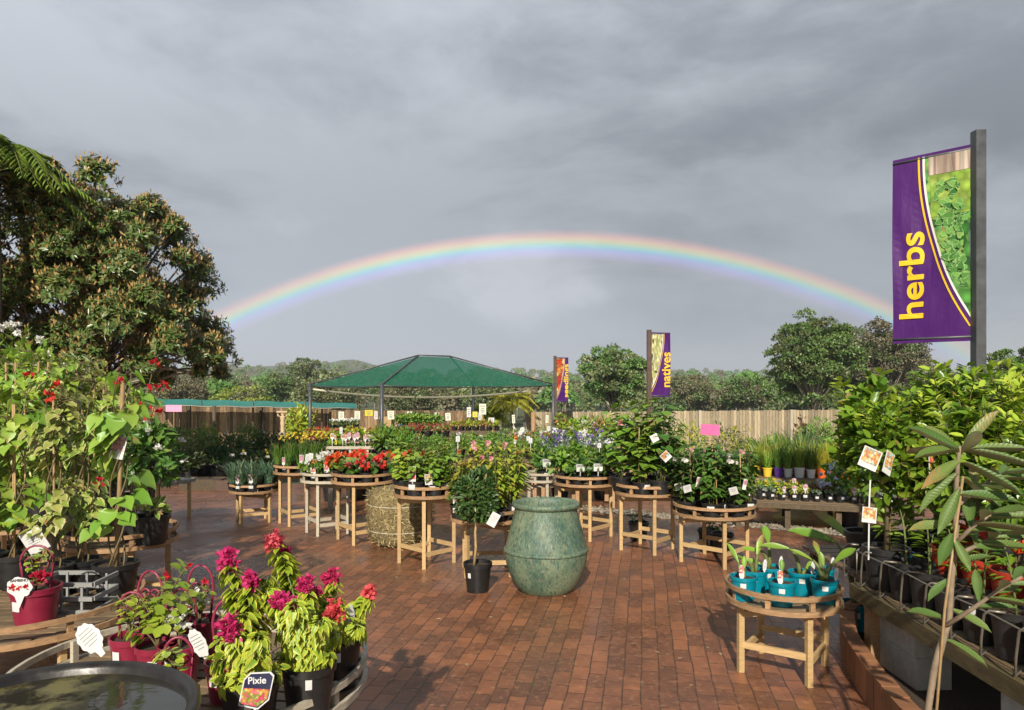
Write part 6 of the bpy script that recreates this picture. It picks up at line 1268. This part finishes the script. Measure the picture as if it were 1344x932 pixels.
# tall lime sprigs standing over the maroon group
lm = MB(); sm = MB(); f = MB()
for e in ((.12, 0, .47), (.02, .02, .42), (-.07, 0, .34), (.19, -.02, .40), (-.12, -.04, .26), (.08, -.08, .3)): spray(lm, sm, (0, 0, .14), e, 17, .062, .05, T_OVAL, 0, .6, .3, .005, .014, .3)
bloom(f, [(.12, 0, .47), (.03, .02, .43), (.2, -.02, .41)], 6, .022, .018)
spawn([('pot', pot(.085, .16, 'maroon_pot'), [('price_label', sticker(.085, .16, -1.4, .22, .24, .6))]), ('foliage', lm.mesh('foliage', L['lime'])), ('stem', sm.mesh('stem', M['stem'])), ('blossoms', f.mesh('blossoms', L['f_crimson']))], 'maroon_pot', 'maroon pot with tall thin lime sprigs and tiny crimson buds', 'potted plant', (X(207, 3.0), 3.0, z4 + .002), 0, 1, 'maroon pots with wire hoops')
# ---- lime bougainvilleas with magenta heads in black pots
def pixie(label, px, Y, zb, ends, r=.10, h=.19, low=6, tags=None, heads='f_magenta', st=-1.3):
    x = X(px, Y); lm = MB(); sm = MB(); fm_ = MB(); hp = []
    for (ex, ey, eY, hd) in ends:
        e = np.array((X(ex, eY) - x, eY - Y, Zp(ey, eY) - zb)); ln = np.linalg.norm(e - (0, 0, h)); spray(lm, sm, (0, 0, h * .88), e - (0, 0, .015), int(60 + ln * 260), .062, .034, T_HEART, 0, .5, .95, .006, .016, .1, .4)
        if hd: hp.append((e, hd))
    for i in range(low):
        a = -pi / 2 + (i - (low - 1) / 2) * .62; e = (cos(a) * r * 1.2, sin(a) * r * 1.2, h + RNG.uniform(.02, .12)); spray(lm, sm, (0, 0, h * .88), e, 34, .066, .036, T_HEART, 0, .9, .9, .004, .015, .1)
    for e, hd in hp:
        bloom(fm_, in_ball(int(34 * hd), e, (.031 * hd, .029 * hd, .037 * hd)), 6, .0185, .016, int(RNG.random() < .22), r=.004)
    return spawn([('pot', pot(r, h), [('price_label', sticker(r, h, st, .12, .2, .75))]), ('foliage', lm.mesh('foliage', L['pixie'])), ('stem', sm.mesh('stem', M['green_stem'])), ('blossoms', fm_.mesh('blossoms', [L['f_magenta'], L['f_coral']]))] + ([('plant_label', tags)] if tags is not None else []), 'bougainvillea', label, 'potted plant', (x, Y, zb + .002), 0, 1, 'lime bougainvilleas in black pots')
# lens shaped picture label lettered Pixie
t = MB(); ol = [(-.062, -.062), (.012, -.072), (.05, -.035), (.06, .055), (.045, .068), (-.03, .06), (-.052, .035)]
def ring(sc, y): return [(a * sc, y, b * sc) for a, b in ol]
k = len(ol); t.add(ring(1, -.0012) + ring(1, .0012), [tuple(range(k)), tuple(range(2 * k - 1, k - 1, -1))] + [(i, k + i, k + (i + 1) % k, (i + 1) % k) for i in range(k)], 0); t.add(ring(.92, -.0022), [tuple(range(k))], 1)
lo_ = [(-.060, -.058), (.010, -.067), (.047, -.033), (.052, .004), (-.056, .004)]; t.add([(a * .92, -.003, b * .92) for a, b in lo_], [tuple(range(5))], 2); beam(t, (0, .004, -.06), (0, .006, -.2), .008, .002, 0)
plab = t.mesh('plant_label', [M['white_tag'], P_LAB['night'], P_LAB['flame']])
pixie('lime bougainvillea with the dark picture label at the bottom edge', 328, 2.55, z4, [(299, 738, 2.68, 1.1), (327, 766, 2.62, .9), (302, 826, 2.45, 1.25), (352, 752, 2.7, 0), (318, 800, 2.5, 0), (340, 830, 2.45, 0)], low=5)
lr = thing('picture_label', 'dark blue picture label lettered Pixie in front of the lime bougainvillea', 'plant label', (X(337, 2.40), 2.40, Zp(905, 2.40)), 0)
lr.rotation_euler = (-.12, .08, .05); lr.scale = (.85, .85, .85); pl_ = obj('card', plab, lr); o = obj('lettering', textmesh('Pixie', .036, M['white_tag'], .0006), pl_, (-.002, -.0035, .033)); o.rotation_euler = (pi / 2, -.1, 0)
pixie('tallest lime bougainvillea in the middle black pot', 405, 2.72, z4, [(361, 712, 2.85, 1.0), (374, 727, 2.9, .7), (378, 795, 2.55, .8), (402, 771, 2.75, 1.0), (350, 770, 2.65, 0), (385, 790, 2.5, 0), (365, 790, 2.6, .7), (420, 810, 2.55, 0), (392, 760, 2.9, 0)], low=8)
pixie('lime bougainvillea at the right end of the low table with a white label', 442, 2.98, z4, [(435, 761, 3.05, 1.0), (439, 804, 2.8, 1.15), (485, 781, 2.95, .75), (412, 782, 3.0, .8), (470, 815, 2.85, 0), (425, 800, 2.9, 0)], low=6, tags=tagm([dict(c=(.075, -.075, .27), w_=.04, h_=.15, roll=.05, rnd=True, frac=0, yaw=.9)]))
t = MB()
for i in range(3):
    for j in range(2): box(t, ((i - 1) * .11, (j - .5) * .24, .09), (.012, .012, .16))
for z in (.02, .09, .165):
    for s in (-1, 1): box(t, (0, s * .128, z), (.34, .014, .022)); box(t, (s * .17, 0, z), (.014, .24, .022))
o = obj('plastic_crate', t.mesh('plastic_crate', surf('grey_crate', (.22, .23, .22), (.28, .28, .27), .6, 10)), None, (X(98, 4.05), 4.05, z3 + .002)); tag(o, 'grey slotted plastic crate between the left pots', 'crate')

# ------------------------------------------------------------------ right bench: pots, citrus, labels
zr = zbR + .001; fp = pot(.105, .21)
for i in range(17):
    y = .55 + i * .225; sp_ = [('pot', fp, [('price_label', sticker(.105, .21, -2.6, .15, .2, .7))] if i % 4 == 1 else [])]; lm = MB(); sm = MB()
    for q_ in range(2): spray(lm, sm, (0, 0, .18), (RNG.uniform(-.05, .07), RNG.uniform(-.06, .06), RNG.uniform(.33, .5)), 15, .08, .028, T_LAN, 0, .6, .1)
    sp_ += [('foliage', lm.mesh('foliage', L['citrus'])), ('stem', sm.mesh('stem', M['green_stem']))]
    if y > 2.3: spawn(sp_, 'black_pot', f'black pot along the wire rail of the right bench, {["nearest", "second from the camera", "third from the camera", "fourth from the camera", "fifth from the camera", "sixth from the camera", "seventh from the camera", "eighth from the camera", "farthest but one", "farthest"][min(9, int((y - 2.3) / .225))]}', 'potted plant', (2.2, y, zr), 0, 1, 'black pots along the wire rail')
rp = pot(.115, .2, 'red_pot'); k = 0
NR = ['nearest', 'second nearest', 'third nearest', 'middle', 'third farthest', 'second farthest', 'farthest']
for i, (x, y) in enumerate(((2.39, 2.75), (2.38, 3.0), (2.39, 3.25), (2.37, 3.5), (2.38, 3.75), (2.37, 4.0), (2.60, 4.24))):
    lm = MB(); sm = MB()
    for q in range(5): spray(lm, sm, (0, 0, .17), (RNG.uniform(-.1, .1), RNG.uniform(-.1, .1), RNG.uniform(.4, .6)), 12, .08, .03, T_LAN, 0, .5, .3)
    f = MB(); bloom(f, in_ball(5, (-.02, -.05, .36), (.06, .04, .08)), 8, .035, .025)
    spawn([('pot', rp, [('price_label', sticker(.115, .2, -2.2, .14, .2, .7))] if i == 1 else []), ('foliage', lm.mesh('foliage', L['citrus'])), ('stem', sm.mesh('stem', M['stem'])), ('blossoms', f.mesh('blossoms', L['f_red']))], 'red_potted_plant', f'red pot with red blooms behind the black pots, {NR[i]} on the right bench', 'potted plant', (x, y, zr + .12), 0, 1, 'red pots on the right bench')
def citrus(label, x, y, H, w_, seed=0, shoots=20, mats=('citrus', 'shoot'), pr=.13, ph=.24, pm='black_pot', st=None, nlf=30, lf=.082):
    lm = MB(); sm = MB(); tube(sm, [(0, 0, ph * .85), (.01, 0, ph + H * .3), (0, 0, ph + H * .5)], [.016, .013, .01], 7)
    bush(lm, (0, 0, ph + H * .62), (w_ * .5, w_ * .5, H * .36), 760, lf * .9, lf * .4, T_OVAL, 0, .35, .3, .8, 8, -.9)
    for i in range(shoots):
        a = i * 2.4; q = RNG.uniform(.15, .5); e = (cos(a) * w_ * q, sin(a) * w_ * q, ph + H * RNG.uniform(.78, 1.04)); b = (cos(a) * w_ * q * .5, sin(a) * w_ * q * .5, ph + H * .5)
        spray(lm, sm, b, e, nlf, lf, lf * .46, T_OVAL, 1 if RNG.random() < .6 else 0, .6, -.25, .005, .012, .2, .3)
    tube(sm, [(.03, .02, ph * .6), (.03, .02, ph + H * .7)], .006, 5, 1)
    return spawn([('pot', pot(pr, ph, pm), [('price_label', sticker(pr, ph, st, .12, .16, .6))] if st is not None else []), ('foliage', lm.mesh('foliage', [L[m] for m in mats])), ('stem', sm.mesh('stem', [M['stem'], M['bamboo']]))], 'citrus_tree', label, 'potted tree', (x, y, zr), 0, 1, 'young citrus trees on the right bench')
citrus('young citrus in a black pot with a price sticker at the bench end', X(1163, 4.38), 4.38, .84, .42, st=-1.75, shoots=9)
citrus('citrus with one tall lime shoot, leftmost over the right bench', X(1136, 4.85), 4.85, 1.02, .36, shoots=5, lf=.11)
citrus('dense dark citrus second from the left over the right bench', X(1195, 4.75), 4.75, .92, .5)
citrus('leafy citrus in front of the steel banner pole', X(1252, 4.65), 4.65, 1.06, .56)
citrus('bright lime leaved citrus right of the steel banner pole', X(1312, 4.7), 4.7, 1.06, .56, mats=('shoot', 'shoot'))
citrus('citrus behind the dense dark one, left of the banner pole', X(1228, 5.15), 5.15, 1.02, .5)
citrus('citrus at the back right corner of the bench', X(1340, 5.2), 5.2, 1.1, .6, mats=('citrus', 'shoot'))
citrus('shorter citrus above the farthest red pots', X(1232, 4.1), 4.1, .72, .42, shoots=8)
citrus('citrus behind the large leaved loquat', X(1290, 3.95), 3.95, .84, .5)
citrus('yellowing lime leaved citrus at the right edge', X(1350, 4.1), 4.1, 1.0, .5, mats=('shoot', 'citrus'))
citrus('small citrus low at the right edge behind the loquat', X(1352, 3.5), 3.5, .72, .44, shoots=8)
# picture labels hanging in the citrus
def fruitlabel(label, px, py, Y, w_, h_, roll, pr, top=None, yaw=0., stem=0.):
    t = MB(); card(t, (0, 0, 0), w_, h_, yaw, -.1, roll, frac=.7)
    if stem: beam(t, (0, .004, -h_ * .4), (0, .01, -stem), .008, .003, 0); beam(t, (0, .004, h_ * .4), (.01, .01, h_ * .5 + stem * .6), .008, .003, 0)
    o = obj('picture_label', t.mesh('picture_label', [M['white_tag'], P_LAB[pr], M['teal_pot']]), None, (X(px, Y), Y, Zp(py, Y))); tag(o, label, 'plant label', 'picture labels among the citrus')
fruitlabel('large tilted white card with orange fruit picture in the citrus', 1142, 602, 4.1, .105, .115, -.42, 'fruit')
fruitlabel('smaller tilted orange fruit card just right of the large one', 1166, 608, 4.15, .07, .13, -.5, 'fruit', yaw=.5)
fruitlabel('small square fruit card on a thin stick above the end pot', 1141, 676, 4.12, .08, .085, -.12, 'fruit', stem=.25)
fruitlabel('narrow reddish hanging card right of the tilted fruit cards', 1223, 606, 4.0, .045, .17, -.1, 'flame', yaw=.4)
# blue pot and grey label at the bench end
lm = MB(); bush(lm, (0, 0, .36), (.1, .1, .16), 60, .12, .035, T_LAN)
spawn([('pot', pot(.1, .2, 'teal_pot')), ('foliage', lm.mesh('foliage', L['fresh']))], 'teal_pot', 'dark teal pot at the far corner of the right bench', 'potted plant', (2.28, 4.42, zr))
# broad paddle leaved plants behind the low front table
spawn(paddle([(2.7, .10, .42, .32, .1, .9), (2.2, .04, .46, .3, .1, .6), (.6, .1, .4, .3, .1, .7)], lb1, .11, .19), 'strelitzia_pot', 'large dark paddle leaved plant behind the low front table', 'potted plant', (X(1122, 5.0), 5.0, 0), 0, 1)
# ---- the loquat in front
Yl = 2.75; xl = X(1228, Yl); root = thing('loquat_tree', 'young loquat with long ribbed leaves and a stake at the front right', 'potted tree', (xl, Yl, 0)); lm = MB(); sm = MB(); bm = MB()
K2 = Yl / F
def lp3(px, py, dy=0.): return np.array((X(px, Yl + dy) - xl, dy, Zp(py, Yl + dy)))
tr_ = [np.array((0, 0, .2)), lp3(1218, 932), lp3(1226, 880), lp3(1233, 855), lp3(1246, 812), lp3(1249, 760), lp3(1255, 712), lp3(1254, 660), lp3(1257, 610), lp3(1260, 585)]
tube(sm, tr_, [.0125, .012, .0125, .0145, .0105, .0105, .0095, .009, .0075, .006], 8)
br_ = [[lp3(1240, 822), lp3(1275, 800, -.05), lp3(1310, 775, -.1), lp3(1350, 752, -.15)], [lp3(1252, 715), lp3(1278, 690, -.03), lp3(1305, 672, -.06)], [lp3(1252, 730), lp3(1285, 715, .05), lp3(1318, 700, .08)], [lp3(1254, 665), lp3(1285, 640, .1), lp3(1320, 620, .15)]]
for b in br_: tube(sm, b, np.linspace(.010, .005, len(b)), 6)
tube(bm, [lp3(1212, 932) - (0, 0, .6), lp3(1240, 800, -.02), lp3(1264, 625, .0)], .0052, 7)
def lq(p, az, el, l, w_=.085, roll=0.):
    A = np.array((cos(az) * cos(el), sin(az) * cos(el), sin(el))); N = np.array((roll, -.55, .75)); leaves(lm, [p], [A], [N], [l], [w_], T_LOQ)
tp0 = lp3(1260, 590)
for (dx, dz, dy, l) in ((-55, 38, -.05, .27), (42, 62, .0, .26), (95, 22, -.06, .31), (-90, 12, -.12, .28), (95, -2, -.16, .30), (-20, 56, .16, .24), (-85, -22, -.16, .25), (60, -25, -.2, .26), (8, 40, -.12, .2), (-92, -45, -.10, .24), (40, 10, .22, .24), (-40, 8, .25, .24), (100, -52, .02, .26), (-60, -70, -.12, .23)):
    v = np.array((dx * K2, dy, dz * K2)); leaves(lm, [tp0 + (0, 0, -.012 * abs(dz) / 30) + np.array((0, 0, -max(0, -dz) * K2 * .55))], [v], [np.array((0, -.35, .8)) + rand_dir(1)[0] * .35], [l * RNG.uniform(.75, 1.0)], [.036 + .014 * RNG.random()], T_LOQ)
for b in br_:
    for q in range(9):
        u = .35 + .65 * q / 8; i = u * (len(b) - 1); k = min(int(i), len(b) - 2); p = b[k] + (b[k + 1] - b[k]) * (i - k); a = q * 2.4; v = np.array((.5 + .6 * cos(a), .5 * sin(a) - .2, .25 + .5 * sin(a * 1.3))); leaves(lm, [p], [v], [np.array((0, -.4, .8)) + rand_dir(1)[0] * .3], [RNG.uniform(.11, .19)], [RNG.uniform(.03, .045)], T_LOQ)
for px, py, v, l in ((1248, 760, (-.6, -.3, -.2), .14), (1250, 700, (-.5, -.5, -.35), .16), (1250, 705, (.1, -.6, -.6), .13), (1243, 815, (-.7, -.2, .35), .17), (1245, 800, (.9, -.3, -.3), .16), (1238, 840, (.9, -.2, -.35), .18), (1252, 690, (-.9, -.2, .1), .18), (1254, 650, (.7, -.4, .1), .2), (1252, 740, (.6, -.4, .4), .13)): leaves(lm, [lp3(px, py)], [np.array(v, float)], [np.array((0, -.4, .8)) + rand_dir(1)[0] * .3], [l], [l * .27], T_LOQ)
obj('pot', pot(.14, .27), root); obj('stem', sm.mesh('stem', surf('loquat_bark', (.28, .21, .14), (.16, .12, .08), .8, 26, bmp=.3)), root); obj('foliage', lm.mesh('foliage', L['loquat']), root); obj('stake', bm.mesh('stake', M['bamboo']), root)
# ------------------------------------------------------------------ rain haze in the air
hz_m = bpy.data.materials.new('rain_haze'); hz_m.use_nodes = True; hn = hz_m.node_tree; hn.nodes.remove(hn.nodes['Principled BSDF'])
pv = nd(hn, 'ShaderNodeVolumePrincipled'); pv.inputs['Color'].default_value = (.82, .88, .95, 1); pv.inputs['Density'].default_value = .0003; pv.inputs['Anisotropy'].default_value = 0.
hn.links.new(pv.outputs[0], hn.nodes['Material Output'].inputs['Volume'])
t = MB(); box(t, (0, 1500, 50), (5200, 3200, 140)); o = obj('haze', t.mesh('haze', hz_m)); o['kind'] = 'stuff'
